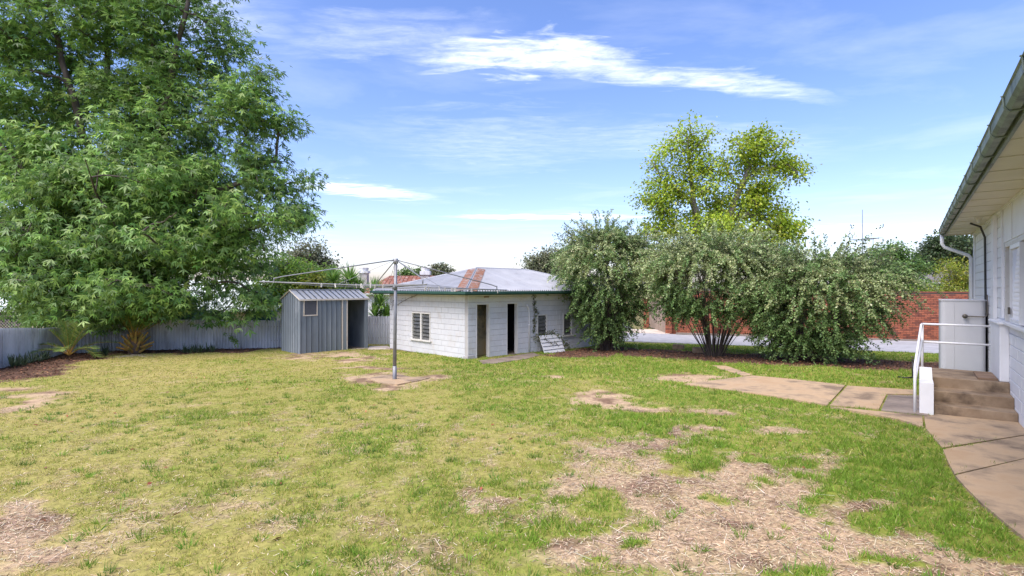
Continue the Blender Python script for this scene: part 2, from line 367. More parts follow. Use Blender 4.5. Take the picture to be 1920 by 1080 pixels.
slab('slab', m_conc, path, [(1557, 765), (1650, 774), (1729, 783), (1731, 804), (1690, 790), (1620, 776)], .028)
slab('slab', m_conc, path, [(1733, 783), (1760, 780), HP(0, .0), HP(-.9, 0), (1767, 843), (1752, 826), (1736, 806)], .03)
slab('slab', m_conc, path, [(1768, 846), HP(-.93, 0), HP(-2.1, 0), (1790, 893), (1777, 868)], .027)
slab('slab', m_conc, path, [(1791, 896), HP(-2.13, 0), HP(-6.0, 0), (1960, 1046), (1903, 1001), (1842, 950), (1812, 920)], .03)
slab('slab', m_conc, path, [(1411, 704), (1396, 706), (1348, 692), (1336, 686), (1362, 687), (1385, 695)], .02)
pad = slab('clothesline_pad', m_conc, None, [(690, 711), (716, 704), (750, 703), (772, 708), (806, 709), (788, 714), (745, 722), (712, 719)], .018)
tag(pad, 'cracked irregular concrete pad round the foot of the clothesline', 'concrete pad')
apron = slab('concrete_apron', m_concwet, None, [(896, 677), (925, 674), (1000, 662), (1012, 667), (985, 674), (930, 682), (905, 683)], .02)
tag(apron, 'stained concrete apron outside the two doorways of the outbuilding', 'concrete apron')
sapron = slab('concrete_apron', m_drive, None, [(692, 650), (728, 649), (733, 655), (690, 656)], .02)
tag(sapron, 'pale concrete strip between garden shed and white outbuilding', 'concrete apron')
def gpoly(pts): return [tuple(G(*p)[:2]) for p in pts]
rd = MB().prism([(-2, 27.6), (5.2, 24.9), (9.2, 23.1), (15.4, 19.6), (30, 11.5), (34, 17.5), (20.9, 23.9), (9.2, 28.4), (0.5, 32.5)], lambda x, y: gz(x, y) - .2, lambda x, y: gz(x, y) + .035).build('road', m_road)
tag(rd, kind='structure')
rd2 = MB().prism([(-3, 34), (.4, 32.6), (6.6, 29.6), (7.5, 31.5), (8.4, 40), (9, 70), (-3, 70)], lambda x, y: gz(x, y) - .2, lambda x, y: gz(x, y) + .037).build('side_road', m_road)
tag(rd2, kind='structure')
dv = MB().prism([(6.3, 29.65), (8.75, 28.5), (9.3, 29.6), (9.0, 31.6), (7.2, 31.6)], lambda x, y: gz(x, y) - .2, lambda x, y: gz(x, y) + .06).build('driveway', m_drive)
tag(dv, kind='structure')
# ---------------------------------------------------------------- block walls
def block_wall(parent, origin, ex, en, L, z0, z1, opens, m_b, m_j, thick=.15, bl=.4, bh=.2, proud=.011, joint=.011, vj=.004, limit=9e9, zref=None):
    """wall core with openings plus one proud block per masonry unit; ex along wall, en outward normal, in the parent's frame"""
    ex = Vector((*ex, 0)); en = Vector((*en, 0)); og = Vector(origin)
    def pt(x, y, z): return og + ex * x + en * y + Vector((0, 0, z))
    def addbox(mb, xa, xb, ya, yb, za, zb):
        c = [pt(x, y, z) for z in (za, zb) for (x, y) in ((xa, ya), (xb, ya), (xb, yb), (xa, yb))]
        mb.add(c, [(0, 3, 2, 1), (4, 5, 6, 7), (0, 1, 5, 4), (1, 2, 6, 5), (2, 3, 7, 6), (3, 0, 4, 7)])
    xs = sorted({0, L, *[o[0] for o in opens], *[o[1] for o in opens]})
    core = MB()
    for a, b in zip(xs[:-1], xs[1:]):
        zs = [z0]
        for o in sorted([o for o in opens if o[0] <= a + 1e-6 and o[1] >= b - 1e-6], key=lambda o: o[2]): zs += [o[2], o[3]]
        zs.append(z1)
        for i in range(0, len(zs), 2):
            if zs[i + 1] - zs[i] > .005: addbox(core, a, b, -thick, 0, zs[i], zs[i + 1])
    core.build('wall', m_j, parent)
    cache = {}
    nr = int(math.ceil((z1 - z0) / bh))
    for r in range(nr):
        za = z0 + r * bh + joint / 2; zb = min(z0 + (r + 1) * bh - joint / 2, z1)
        if zb - za < .03: continue
        x = -(bl / 2) * (r % 2)
        while x < L:
            a = max(x + vj / 2, 0.002); b = min(x + bl - vj / 2, L - .002); x += bl
            if a > limit: break
            segs = [(a, b, za, zb)]
            for o in opens:
                out = []
                for (sa, sb, ta, tb) in segs:
                    if sb <= o[0] or sa >= o[1] or tb <= o[2] or ta >= o[3]: out.append((sa, sb, ta, tb)); continue
                    if sa < o[0]: out.append((sa, o[0], ta, tb))
                    if sb > o[1]: out.append((o[1], sb, ta, tb))
                    ma, mb_ = max(sa, o[0]), min(sb, o[1])
                    if ta < o[2]: out.append((ma, mb_, ta, o[2]))
                    if tb > o[3]: out.append((ma, mb_, o[3], tb))
                segs = out
            for (sa, sb, ta, tb) in segs:
                if sb - sa < .03 or tb - ta < .03: continue
                key = (round(sb - sa, 3), round(tb - ta, 3), random.randint(0, 2))
                if key not in cache:
                    w_, h_ = sb - sa, tb - ta; e = .006; j = [random.uniform(-.0025, .0025) for _ in range(4)]
                    mb = MB()
                    def q(x, y, z): return ex * x + en * y + Vector((0, 0, z))
                    back = [q(0, .001, 0), q(w_, .001, 0), q(w_, .001, h_), q(0, .001, h_)]
                    front = [q(e, proud + j[0], e), q(w_ - e, proud + j[1], e), q(w_ - e, proud + j[2], h_ - e), q(e, proud + j[3], h_ - e)]
                    mb.add(back + front, [(4, 5, 6, 7), (0, 1, 5, 4), (1, 2, 6, 5), (2, 3, 7, 6), (3, 0, 4, 7)])
                    o = mb.build('block', m_b, parent); cache[key] = o.data
                else:
                    o = link('block', cache[key], parent)
                o.location = pt(sa, random.uniform(0, .002), ta)

# ---------------------------------------------------------------- white outbuilding
OB = thing('outbuilding', 'white painted block outbuilding with grey iron hip roof and two open doorways', 'outbuilding', (-1.52, 17.6, 0), math.atan2(.695, .719))
OL, OW = 8.0, 5.1
D1, D2, W1, W2 = (.38, 1.0), (1.84, 2.41), (3.46, 4.05), (5.02, 5.6)
block_wall(OB, (0, 0, 0), (1, 0), (0, -1), OL, -.9, 1.80, [(*D1, -.47, 1.44), (*D2, -.47, 1.44), (*W1, .05, .97), (*W2, .05, .96)], m_white, m_whitew, limit=7.0)
block_wall(OB, (0, OW, 0), (0, -1), (-1, 0), OW - .15, -.9, 1.80, [(OW - 3.44, OW - 2.18, .03, 1.07)], m_white, m_whitew)
MB().box(.0, OL, OW - .15, OW, -.9, 1.8).box(OL - .15, OL, .15, OW - .15, -.9, 1.8).build('rear_wall', m_whitew, OB)
box('floor', m_concwet, OB, .15, OL - .15, .15, OW - .15, -.9, -.47)
box('partition', m_room, OB, 1.3, 1.42, .15, 3.2, -.47, 1.8)
box('partition', m_room, OB, .15, 1.3, .62, .74, -.47, 1.8)
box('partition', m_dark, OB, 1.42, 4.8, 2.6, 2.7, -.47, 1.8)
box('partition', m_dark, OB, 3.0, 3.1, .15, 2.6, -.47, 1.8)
box('bench', m_whitew, OB, 1.44, 2.98, 1.2, 1.9, .16, .22)
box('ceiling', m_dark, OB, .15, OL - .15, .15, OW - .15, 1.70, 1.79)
def frame(parent, x0, x1, z0, z1, m, t=.05, y0=-.03, y1=.10, sill=True, bottom=True):
    MB().box(x0, x0 + t, y0, y1, z0, z1).box(x1 - t, x1, y0, y1, z0, z1).box(x0 + t, x1 - t, y0, y1, z1 - t, z1).build('frame', m, parent)
    if sill: MB().box(x0 - .05, x1 + .05, y0 - .05, y1 - .02, z0 - .055, z0 + .002).build('sill', m, parent)
for i, d in enumerate((D1, D2)):
    dr = thing('door_frame', None, None); dr.parent = OB
    t = .04
    box('jamb', m_trim, dr, d[0] - .012, d[0] + .02, -.022, .12, -.47, 1.455); box('jamb', m_trim, dr, d[1] - .055, d[1] + .012, -.022, .12, -.47, 1.455)
    box('head', m_trim, dr, d[0] + .02, d[1] - .055, -.02, .12, 1.415, 1.453)
    box('threshold', m_concwet, dr, d[0] - .02, d[1] + .02, -.12, .14, -.5, -.462)
def louvre(parent, x0, x1, z0, z1, n, mul=False):
    wd = thing('window', None, None); wd.parent = parent
    frame(wd, x0, x1, z0, z1, m_trim)
    spans = [(x0 + .05, x1 - .05)]
    if mul:
        c = (x0 + x1) / 2; box('mullion', m_trim, wd, c - .045, c + .045, -.028, .09, z0, z1 - .05); spans = [(x0 + .05, c - .045), (c + .045, x1 - .05)]
    h = (z1 - z0 - .05) / n
    me = None
    for a, b in spans:
        for i in range(n):
            zb = z0 + i * h
            mb = MB(); mb.add([(a, -.012, zb), (b, -.012, zb), (b, -.004, zb), (a, -.004, zb), (a, .062, zb + h * 1.03), (b, .062, zb + h * 1.03), (b, .07, zb + h * 1.03), (a, .07, zb + h * 1.03)],
                              [(0, 3, 2, 1), (4, 5, 6, 7), (0, 1, 5, 4), (1, 2, 6, 5), (2, 3, 7, 6), (3, 0, 4, 7)])
            o = mb.build('pane', m_glass, wd)
    return wd
louvre(OB, *W1, .05, .97, 6); louvre(OB, *W2, .05, .96, 6)
lw = louvre(OB, -.63, .63, .03, 1.07, 7, True); lw.rotation_euler = (0, 0, R(-90)); lw.location = (0, 2.81, 0)
# roof: corrugated sheets on hips
e = .5
EX0, EX1, EY0, EY1 = -e, OL + e, -e, OW + e
half = (EY1 - EY0) / 2; ZE, ZR = 1.90, 2.82
def roof_sheet(parent, fn, a, b, pitch, amp, m, name='roof_sheet', thick=0):
    """fn(s)->(eave point, top point); corrugation along s from a to b, displaced along z"""
    k = 6; n = max(2, int((b - a) / pitch * k)); V = []
    for i in range(n + 1):
        s = a + (b - a) * i / n; p, q = fn(s); dz = amp * math.cos(2 * math.pi * s / pitch)
        V += [(p[0], p[1], p[2] + dz), (q[0], q[1], q[2] + dz)]
    Fc = [(2 * i, 2 * i + 2, 2 * i + 3, 2 * i + 1) for i in range(n)]
    return link(name, nmesh(name, V, Fc, m, smooth=True), parent)
def hz(dd): return ZE + (ZR - ZE) * dd / half
def front(s):
    dd = min(s - EX0, EX1 - s, half); return (s, EY0, ZE), (s, EY0 + dd, hz(dd))
def back_(s):
    dd = min(s - EX0, EX1 - s, half); return (s, EY1, ZE), (s, EY1 - dd, hz(dd))
def left_(s):
    dd = min(s - EY0, EY1 - s, half); return (EX0, s, ZE), (EX0 + dd, s, hz(dd))
def right_(s):
    dd = min(s - EY0, EY1 - s, half); return (EX1, s, ZE), (EX1 - dd, s, hz(dd))
for fn, a, b in ((front, EX0, EX1), (left_, EY0, EY1), (back_, EX0, EX1), (right_, EY0, EY1)):
    n = int(round((b - a) / .78)); st = (b - a) / n
    for i in range(n): roof_sheet(OB, fn, a + i * st + .001, a + (i + 1) * st - .001 + .03 * (i < n - 1), .12, .034, m_galvr)
A1, A2 = Vector((EX0 + half, EY0 + half, ZR + .02)), Vector((EX1 - half, EY0 + half, ZR + .02))
def capping(pts, m, wdt=.10, name='ridge_cap'):
    p, q = Vector(pts[0]), Vector(pts[1]); d = (q - p).normalized(); a = d.cross(Vector((0, 0, 1))).normalized()
    dn = Vector((0, 0, -.05))
    vs = []
    for x in (p, q): vs += [x + a * wdt + dn, x + Vector((0, 0, .03)), x - a * wdt + dn, x + a * wdt + dn - Vector((0, 0, .012)), x - a * wdt + dn - Vector((0, 0, .012))]
    return MB().add(vs, [(0, 1, 6, 5), (1, 2, 7, 6), (3, 4, 2, 1, 0), (5, 6, 7, 9, 8), (0, 5, 8, 3), (2, 4, 9, 7), (3, 8, 9, 4)]).build(name, m, OB)
capping((A1, A2), m_galvr)
capping(((EX0, EY1, ZE + .02), A1), m_galvr, name='hip_cap'); capping(((EX1, EY0, ZE + .02), A2), m_galvr, name='hip_cap'); capping(((EX1, EY1, ZE + .02), A2), m_galvr, name='hip_cap')
hc = capping(((EX0, EY0, ZE + .02), A1), m_galvr, .035, name='hip_cap')
d = (A1 - Vector((EX0, EY0, ZE + .02)))
for sgn in (-1, 1):
    pd = Vector((1, -1, 0)).normalized() * sgn
    p0 = Vector((EX0, EY0, ZE + .018)) + d * .04; p1 = A1 - d * .02 + Vector((0, 0, -.002))
    o = .05; wd_ = .36; drop = Vector((0, 0, -.06))
    vs = [p0 + pd * o, p1 + pd * o, p1 + pd * wd_ + drop, p0 + pd * wd_ + drop]; vs += [v - Vector((0, 0, .01)) for v in vs]
    tag(MB().add(vs, [(0, 1, 2, 3), (4, 7, 6, 5), (0, 4, 5, 1), (1, 5, 6, 2), (2, 6, 7, 3), (3, 7, 4, 0)]).build('flashing', m_rustcap, OB), 'rusty flashing strip along the front hip')
g = MB()
for (a, b, c, d_) in ((EX0 - .1, EX1 + .1, EY0 - .1, EY0 + .0), (EX0 - .1, EX0 + .0, EY0, EY1 + .1)):
    g.box(a, b, c, d_, 1.795, 1.885)
g.build('gutter', m_green, OB, bevel=.012)
MB().box(EX0 + .003, EX1, EY0 + .003, EY0 + .03, 1.76, 1.87).box(EX0 + .003, EX0 + .03, EY0 + .03, EY1, 1.76, 1.87).build('fascia', m_green, OB)
MB().box(EX0 + .03, EX1, EY0 + .03, 0, 1.775, 1.795).box(EX0 + .03, 0, 0, EY1, 1.775, 1.795).build('soffit', m_trim, OB)
MB().tube([(2.98, -.05, -.4), (2.98, -.05, 1.1), (2.96, -.06, 1.2), (2.86, -.08, 1.3), (2.8, -.09, 1.36)], .03).build('waste_pipe', m_whiteh, OB, True)
MB().tube([(2.98, -.05, .55), (2.98, -.05, .62)], .042).build('pipe_collar', m_whiteh, OB, True)
MB().box(.72, .95, -.03, .0, 1.66, 1.71).build('vent', m_wood, OB)
MB().box(-.03, .30, -.035, .0, -.7, -.33).box(-.034, 0.0, 0.0, .22, -.7, -.36).build('corner_footing', m_whitew, OB, bevel=.02)
MB().box(-.09, -.03, .5, 5.3, -.66, -.50).build('base_timber', m_wood, OB)

# ---------------------------------------------------------------- garden shed
SH = thing('garden_shed', 'small grey steel garden shed with gable roof and open doorway', 'shed', (-8.04, 19.4, 0), math.atan2(.751, .662))
SLN, SD, SE, SR = 2.93, 1.5, 1.56, 1.90
bz = -.62
def panels(parent, fn_pt, L, z0f, z1f, pitch, m, opens=(), name='panel'):
    """pan-and-rib cladding: every pan its own sheet, ribs between"""
    n = int(round(L / pitch)); st = L / n
    for i in range(n):
        a, b = i * st, (i + 1) * st
        segs = [(a, b, z0f, z1f)]
        for o in opens:
            if b > o[0] + .02 and a < o[1] - .02:
                out = []
                for (sa, sb, ta, tb) in segs:
                    if sa < o[0] - .01: out.append((sa, o[0], ta, tb))
                    if sb > o[1] + .01: out.append((o[1], sb, ta, tb))
                    ma, mb_ = max(sa, o[0]), min(sb, o[1])
                    if o[2] > -9: out.append((ma, mb_, ta, lambda x, v=o[2]: v))
                segs = out
        for (sa, sb, ta, tb) in segs:
            prof = [(sa, 0), (sa + .012, .022), (sa + .03, .022), (sa + .042, 0), (sb - .004, 0)] if sb - sa > .1 else [(sa, 0), (sb, 0)]
            V = []
            for (x, y) in prof:
                V += [fn_pt(x, y, ta(x)), fn_pt(x, y, tb(x))]
            for (x, y) in prof:
                V += [fn_pt(x, y - .004, ta(x)), fn_pt(x, y - .004, tb(x))]
            k = len(prof); Fc = [(2 * j, 2 * j + 2, 2 * j + 3, 2 * j + 1) for j in range(k - 1)] + [(2 * k + 2 * j, 2 * k + 2 * j + 1, 2 * k + 2 * j + 3, 2 * k + 2 * j + 2) for j in range(k - 1)]
            o_ = link(name, nmesh(name, V, Fc, m), parent)
            if len(prof) > 2:
                MBx = MB(); z_a, z_b = ta(sa), tb(sa)
                c = [fn_pt(sa + .008, .0225, z_a), fn_pt(sa + .034, .0225, z_a), fn_pt(sa + .034, .0225, z_b), fn_pt(sa + .008, .0225, z_b)]
                c += [fn_pt(sa + .008, .026, z_a), fn_pt(sa + .034, .026, z_a), fn_pt(sa + .034, .026, z_b), fn_pt(sa + .008, .026, z_b)]
                MBx.add(c, [(0, 3, 2, 1), (4, 5, 6, 7), (0, 1, 5, 4), (1, 2, 6, 5), (2, 3, 7, 6), (3, 0, 4, 7)]).build('rib', m_shedrib, o_)
cst = lambda v: (lambda x: v)
panels(SH, lambda x, y, z: (x, -y, z), SLN, cst(bz), cst(SE), .21, m_shed, [(.14, .70, .96), (1.78, 2.80, -99)])
def gab(x): return SE + (SR - SE) * (1 - abs(x - SD / 2) / (SD / 2))
panels(SH, lambda x, y, z: (-y, SD - x, z), SD, cst(bz), gab, .20, m_shed)
MB().box(0, SLN, SD, SD + .01, bz, SE).add([(SLN, 0, bz), (SLN, SD, bz), (SLN, SD, SE), (SLN, SD / 2, SR), (SLN, 0, SE), (SLN + .01, 0, bz), (SLN + .01, SD, bz), (SLN + .01, SD, SE), (SLN + .01, SD / 2, SR), (SLN + .01, 0, SE)],
    [(0, 1, 2, 3, 4), (9, 8, 7, 6, 5), (0, 5, 6, 1), (1, 6, 7, 2), (2, 7, 8, 3), (3, 8, 9, 4), (4, 9, 5, 0)]).build('rear_wall', m_shed, SH)
box('floor', m_concwet, SH, .0, SLN, .03, SD, bz, -.53)
for a in (1.74, ): box('door_jamb', m_cream, SH, a, a + .045, -.035, .01, bz, SE)
box('door_jamb', m_cream, SH, 1.955, 1.995, -.03, .008, bz, SE)
box('sliding_door', m_shed, SH, 1.786, 1.955, -.012, -.004, bz, SE)
box('corner_post', m_shed, SH, 2.80, SLN + .015, -.03, .03, bz, SE)
box('sill_strip', m_drive, SH, 1.74, SLN, -.07, .02, -.56, -.515)
sw = thing('window', None, None); sw.parent = SH
frame(sw, .14, .70, .965, SE, m_cream, .03, -.03, .01, False); box('sill', m_cream, sw, .13, .71, -.034, .012, .93, .968)
box('pane', m_glassd, sw, .17, .67, -.008, -.003, .968, SE - .03)
bx_ = box('storage_box', m_cream, None, .2, .55, .12, .32, .99, 1.10); bx_.matrix_world = SH.matrix_basis
tag(bx_, 'small pale box behind the shed window', 'box')
box('window_shelf', m_wood, SH, .1, .75, .05, .4, .955, .985)
def shed_roof(sgn):
    n = 13; st = (SLN + .08) / n
    for i in range(n):
        x0 = -.04 + i * st
        ya, yb = (-.06, SD / 2) if sgn < 0 else (SD + .06, SD / 2)
        za = SE + .012
        V = [(x0, ya, za), (x0 + st, ya, za), (x0 + st, yb, SR + .03), (x0, yb, SR + .03)]
        V += [(v[0], v[1], v[2] - .008) for v in V]
        o_ = MB().add(V, [(0, 1, 2, 3), (4, 7, 6, 5), (0, 4, 5, 1), (1, 5, 6, 2), (2, 6, 7, 3), (3, 7, 4, 0)]).build('roof_panel', m_shedroof, SH)
        if i:
            V = [(x0 - .014, ya, za + .002), (x0 + .014, ya, za + .002), (x0 + .014, yb, SR + .032), (x0 - .014, yb, SR + .032)]
            V += [(v[0], v[1], v[2] + .028) for v in V]
            MB().add(V, [(0, 3, 2, 1), (4, 5, 6, 7), (0, 1, 5, 4), (1, 2, 6, 5), (2, 3, 7, 6), (3, 0, 4, 7)]).build('rib', m_shedrib, o_)
shed_roof(-1); shed_roof(1)
box('eave_trim', m_cream, SH, -.05, SLN + .05, -.085, -.062, SE - .045, SE + .018)
MB().tube([(-.05, -.07, SE - .01), (-.05, SD / 2, SR + .01), (-.05, SD + .07, SE - .01)], .022, 4).build('barge_trim', m_cream, SH)
MB().tube([(SLN + .05, -.07, SE - .01), (SLN + .05, SD / 2, SR + .01), (SLN + .05, SD + .07, SE - .01)], .022, 4).build('barge_trim', m_cream, SH)
box('ridge_cap', m_shedroof, SH, -.05, SLN + .05, SD / 2 - .07, SD / 2 + .07, SR + .03, SR + .05)
# ---------------------------------------------------------------- corrugated iron fences
def iron_fence(name, label, pts, tops):
    f = thing(name, label, 'fence', (pts[0][0], pts[0][1], gz(*pts[0])))
    o0 = Vector(f.location)
    for i in range(len(pts) - 1):
        a, b = Vector(pts[i]), Vector(pts[i + 1]); L = (b - a).length; n = max(1, round(L / .78)); d = (b - a) / L; nr = Vector((d.y, -d.x))
        for j in range(n):
            k = 6; m_ = int(L / n / .115 * k); V = []
            jit = random.uniform(-.025, .025); tilt = random.uniform(-.015, .015); yo = random.uniform(0, .012)
            for q in range(m_ + 1):
                s = L * j / n + (L / n + .02) * q / m_; p = a + d * s
                off = .046 * math.cos(2 * math.pi * s / .115) + yo
                tt = s / L; h = tops[i][0] * (1 - tt) + tops[i][1] * tt + jit + tilt * (q / m_ - .5)
                z = gz(p.x, p.y)
                x, y = p.x + nr.x * off, p.y + nr.y * off
                V += [(x - o0.x, y - o0.y, z - .12 - o0.z), (x - o0.x, y - o0.y, z + h - o0.z)]
                V += [(x - o0.x - nr.x * .0015, y - o0.y - nr.y * .0015, z - .12 - o0.z), (x - o0.x - nr.x * .0015, y - o0.y - nr.y * .0015, z + h - o0.z)]
            Fc = [(4 * q, 4 * q + 4, 4 * q + 5, 4 * q + 1) for q in range(m_)] + [(4 * q + 2, 4 * q + 3, 4 * q + 7, 4 * q + 6) for q in range(m_)]
            link('sheet', nmesh('sheet', V, Fc, m_galv, smooth=True), f)
        for rz_ in (.3, .9):
            za, zb = gz(*a), gz(*b); bk = nr * -.06
            MB().tube([(a.x + bk.x - o0.x, a.y + bk.y - o0.y, za + rz_ - o0.z), (b.x + bk.x - o0.x, b.y + bk.y - o0.y, zb + rz_ - o0.z)], .03, 4).build('rail', m_wood, f)
    return f
iron_fence('iron_fence', 'weathered corrugated iron side fence at the far left edge of the yard', FENCE[0:3], [(1.16, 1.16), (1.16, 1.0)])
iron_fence('iron_fence', 'weathered corrugated iron back fence running behind the palm and the garden shed', FENCE[3:], [(1.22, 1.22), (1.22, 1.17), (1.2, 1.2), (1.3, 1.3)])

# ---------------------------------------------------------------- rotary clothesline
base = G(740, 712)
CL = thing('rotary_clothesline', 'old galvanised rotary clothesline standing in the lawn', 'clothesline', base)
hb = -base.z
def cl(px, py, Y): return ray(px, py, Y) - Vector(base)
top = cl(742, 487, base.y)
MB().tube([(0, 0, -.3), (0, 0, .35)], .052, 10).build('sleeve', m_steel, CL, True)
MB().tube([(0, 0, .35), (top.x * .5, 0, top.z * .5), top], [.048, .04, .04], 10).build('mast', m_steel, CL, True)
MB().tube([top - Vector((0, 0, .1)), top + Vector((0, 0, .03))], .058, 10).build('head', m_steel, CL, True)
by = base.y
arms = [(486, 528, by - 1.35, 514, 520), (951, 544, by + 1.3, 932, 536), (800, 533, by - 2.7, 790, 521), (703, 540, by + 2.6, 705, 530)]
tips = []
hub = cl(740.5, 537, by)
MB().tube([hub - Vector((0, 0, .08)), hub + Vector((0, 0, .05))], .062, 10).build('collar', m_steel, CL, True)
for (ax, ay, aY, ex_, ey_) in arms:
    tip = cl(ax, ay, aY); tips.append(tip)
    MB().tube([hub, tip], .016, 7).build('arm', m_steel, CL, True)
    f_ = .90; foot = hub.lerp(tip, f_)
    el = cl(ex_, ey_, aY); el = Vector((foot.x, foot.y, el.z)) + (hub - foot).normalized() * .04
    d_ = (el - top)
    pts = [top, top + d_ * .5, top + d_ * .95, el + Vector((0, 0, -.015)) + d_.normalized() * .02, foot + Vector((0, 0, .1)), foot]
    MB().tube(pts, .014, 7).build('stay', m_steel, CL, True)
order = [0, 3, 1, 2]
for fr in (.97, .84, .71, .58, .45):
    for a, b in zip(order, order[1:] + order[:1]):
        p, q = hub.lerp(tips[a], fr), hub.lerp(tips[b], fr); mid = (p + q) / 2 - Vector((0, 0, .03))
        MB().tube([p, mid, q], .0038, 4).build('line', m_steel, CL)
for a, b in ((hub.lerp(tips[0], .45), top), (hub.lerp(tips[1], .4), top), (hub.lerp(tips[3], .3), top), (hub.lerp(tips[2], .3), top)):
    MB().tube([a, b], .004, 4).build('guy_wire', m_steel, CL)
pegm = MB().box(-.009, .009, -.006, .006, -.06, .012).box(-.014, .014, -.008, .008, -.018, -.004)
pme = None
for i in range(20):
    a, b = (2, 1) if i < 12 else ((2, 0) if i < 17 else (0, 2))
    fr = random.choice((.97, .84, .71, .58)); t = random.uniform(.1, .9)
    p = hub.lerp(tips[a], fr).lerp(hub.lerp(tips[b], fr), t) - Vector((0, 0, .02))
    if pme is None: o = pegm.build('clothes_peg', m_peg); pme = o.data
    else: o = link('clothes_peg', pme)
    o.location = Vector(base) + p; o.rotation_euler = (random.uniform(-.3, .3), random.uniform(-.3, .3), random.uniform(0, 3)); o.scale = (1.3, 1.3, 1.3)
    tag(o, 'small weathered clothes peg clipped on a wire of the rotary clothesline', 'clothes peg', 'pegs on the clothesline')

# ---------------------------------------------------------------- right-hand house
HS = thing('house', 'white painted block house with green gutter and cream eaves at the right edge', 'house', (H0[0], H0[1], 0), math.atan2(HD[1], HD[0]))
HL0, HL1, HZ = -8.0, 7.52, 3.52
WIN = (-1.2, 1.39, 1.40, 2.80)
block_wall(HS, (HL1, 0, 0), (-1, 0), (0, 1), HL1 - HL0, -.6, HZ, [(HL1 - WIN[1], HL1 - WIN[0], WIN[2], WIN[3])], m_whiteh, m_whitehj, .2, .4, .2, .010, .010, limit=HL1 + 1.2)
MB().box(HL0, HL1, -7.5, -7.3, -.6, HZ).box(HL1 - .2, HL1, -7.3, -.2, -.6, HZ).box(HL0, HL0 + .2, -7.3, -.2, -.6, HZ).build('rear_wall', m_whiteh, HS)
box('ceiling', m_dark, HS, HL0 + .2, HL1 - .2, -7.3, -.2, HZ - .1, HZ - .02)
box('floor', m_wood, HS, HL0 + .2, HL1 - .2, -7.3, -.2, .2, .3)
box('pier', m_whiteh, HS, 2.62, 3.0, .012, .07, .33, HZ - .03)
box('pier', m_whiteh, HS, 1.62, 1.72, .012, .05, 1.44, HZ - .03)
box('pier', m_whiteh, HS, 7.1, 7.5, .012, .03, -.5, HZ - .03)
box('upper_panel', m_whiteh, HS, -2.0, 1.60, .012, .026, 2.84, HZ - .03)
box('panel_batten', m_whiteh, HS, .52, .58, .027, .042, 2.85, HZ - .03)
box('ledge', m_whiteh, HS, 1.0, 2.33, .0095, .14, .325, 1.34, .015)
box('ledge_sill', m_whiteh, HS, .96, 2.37, .0095, .17, 1.342, 1.385, .012)
hw = thing('window', None, None); hw.parent = HS
MB().box(1.33, 1.39, -.1, .03, 1.40, 2.80).box(-1.2, 1.33, -.1, .03, 2.74, 2.80).build('frame', m_trim, hw)
box('sill', m_whiteh, hw, -1.3, 1.44, .012, .10, 1.35, 1.402, .01)
box('mullion', m_trim, hw, .66, .74, -.1, .035, 1.40, 2.74)
box('pane', m_glassd, hw, .74, 1.33, -.06, -.05, 1.40, 2.74)
box('pane', m_glassd, hw, -1.2, .66, -.06, -.05, 1.40, 2.74)
sg = MB().box(.60, .66, -.02, .045, 1.41, 2.73).box(-.35, -.30, -.02, .045, 1.41, 2.73).box(-.30, .60, -.02, .045, 2.66, 2.73).box(-.30, .60, -.02, .045, 1.41, 1.47)
scr = sg.build('screen_frame', m_rail, hw)
dm = MB(); st = .075
for i in range(-20, 14):                                     # expanded-metal diamond mesh
    for s in (1, -1):
        x0 = -.30 + i * st; pts = []
        a0, z0 = x0, 1.47
        L = 1.19; x1 = x0 + s * L * .5
        t0, t1 = 0., 1.
        dx = x1 - x0
        lo, hi = -.30, .60
        ta, tb = sorted(((lo - x0) / dx, (hi - x0) / dx)); t0 = max(0, ta); t1 = min(1, tb)
        if t1 - t0 < .02: continue
        dm.tube([(x0 + dx * t0, .012, 1.47 + L * t0), (x0 + dx * t1, .012, 1.47 + L * t1)], .006, 4, False)
dm.build('diamond_mesh', m_rail, scr)
box('handle', m_brass, scr, .55, .58, .05, .08, 1.55, 1.67)
# eaves
EU = .60
for i in range(17):
    x0 = HL0 + i * .92; x1 = min(x0 + .912, HL1 + .02)
    if x1 > x0: box('soffit_sheet', m_soffit, HS, x0, x1, .002, EU, HZ, HZ + .012)
for i in range(17):
    x0 = HL0 + i * .92
    if x0 < HL1: box('cover_strip', m_soffit, HS, x0 - .025, x0 + .017, .03, EU - .005, HZ - .01, HZ - .001)
box('cornice', m_whiteh, HS, HL0, HL1, .009, .045, HZ - .05, HZ - .003)
box('fascia', m_gutter, HS, HL0, HL1 + .06, EU + .001, EU + .03, HZ - .03, HZ + .17)
box('end_fascia', m_soffit, HS, HL1 + .022, HL1 + .05, -7.8, EU, HZ - .03, HZ + .14)
gt = MB(); prof = [(EU + .032, HZ + .13), (EU + .032, HZ + .02), (EU + .06, HZ - .005), (EU + .12, HZ - .005), (EU + .15, HZ + .03), (EU + .155, HZ + .11), (EU + .17, HZ + .125), (EU + .165, HZ + .135), (EU + .145, HZ + .12), (EU + .14, HZ + .035), (EU + .115, HZ + .008), (EU + .065, HZ + .008), (EU + .042, HZ + .03), (EU + .042, HZ + .13)]
k = len(prof); xs_ = [HL0, HL1 + .08]
gt.add([(x, y, z) for x in xs_ for (y, z) in prof], [(i, (i + 1) % k, k + (i + 1) % k, k + i) for i in range(k)] + [tuple(range(k)), tuple(range(2 * k - 1, k - 1, -1))])
gt.build('gutter', m_gutter, HS)
bk = None
for i in range(16):
    x = HL0 + .5 + i * .98
    pf = [(EU + .030, HZ - .004), (EU + .06, HZ - .013), (EU + .125, HZ - .013), (EU + .158, HZ + .025), (EU + .164, HZ + .11), (EU + .178, HZ + .128)]
    if x < HL1:
        MB().tube([(x, y, z) for y, z in pf], .008, 4).build('gutter_bracket', m_gutter, HS)
RR = .42
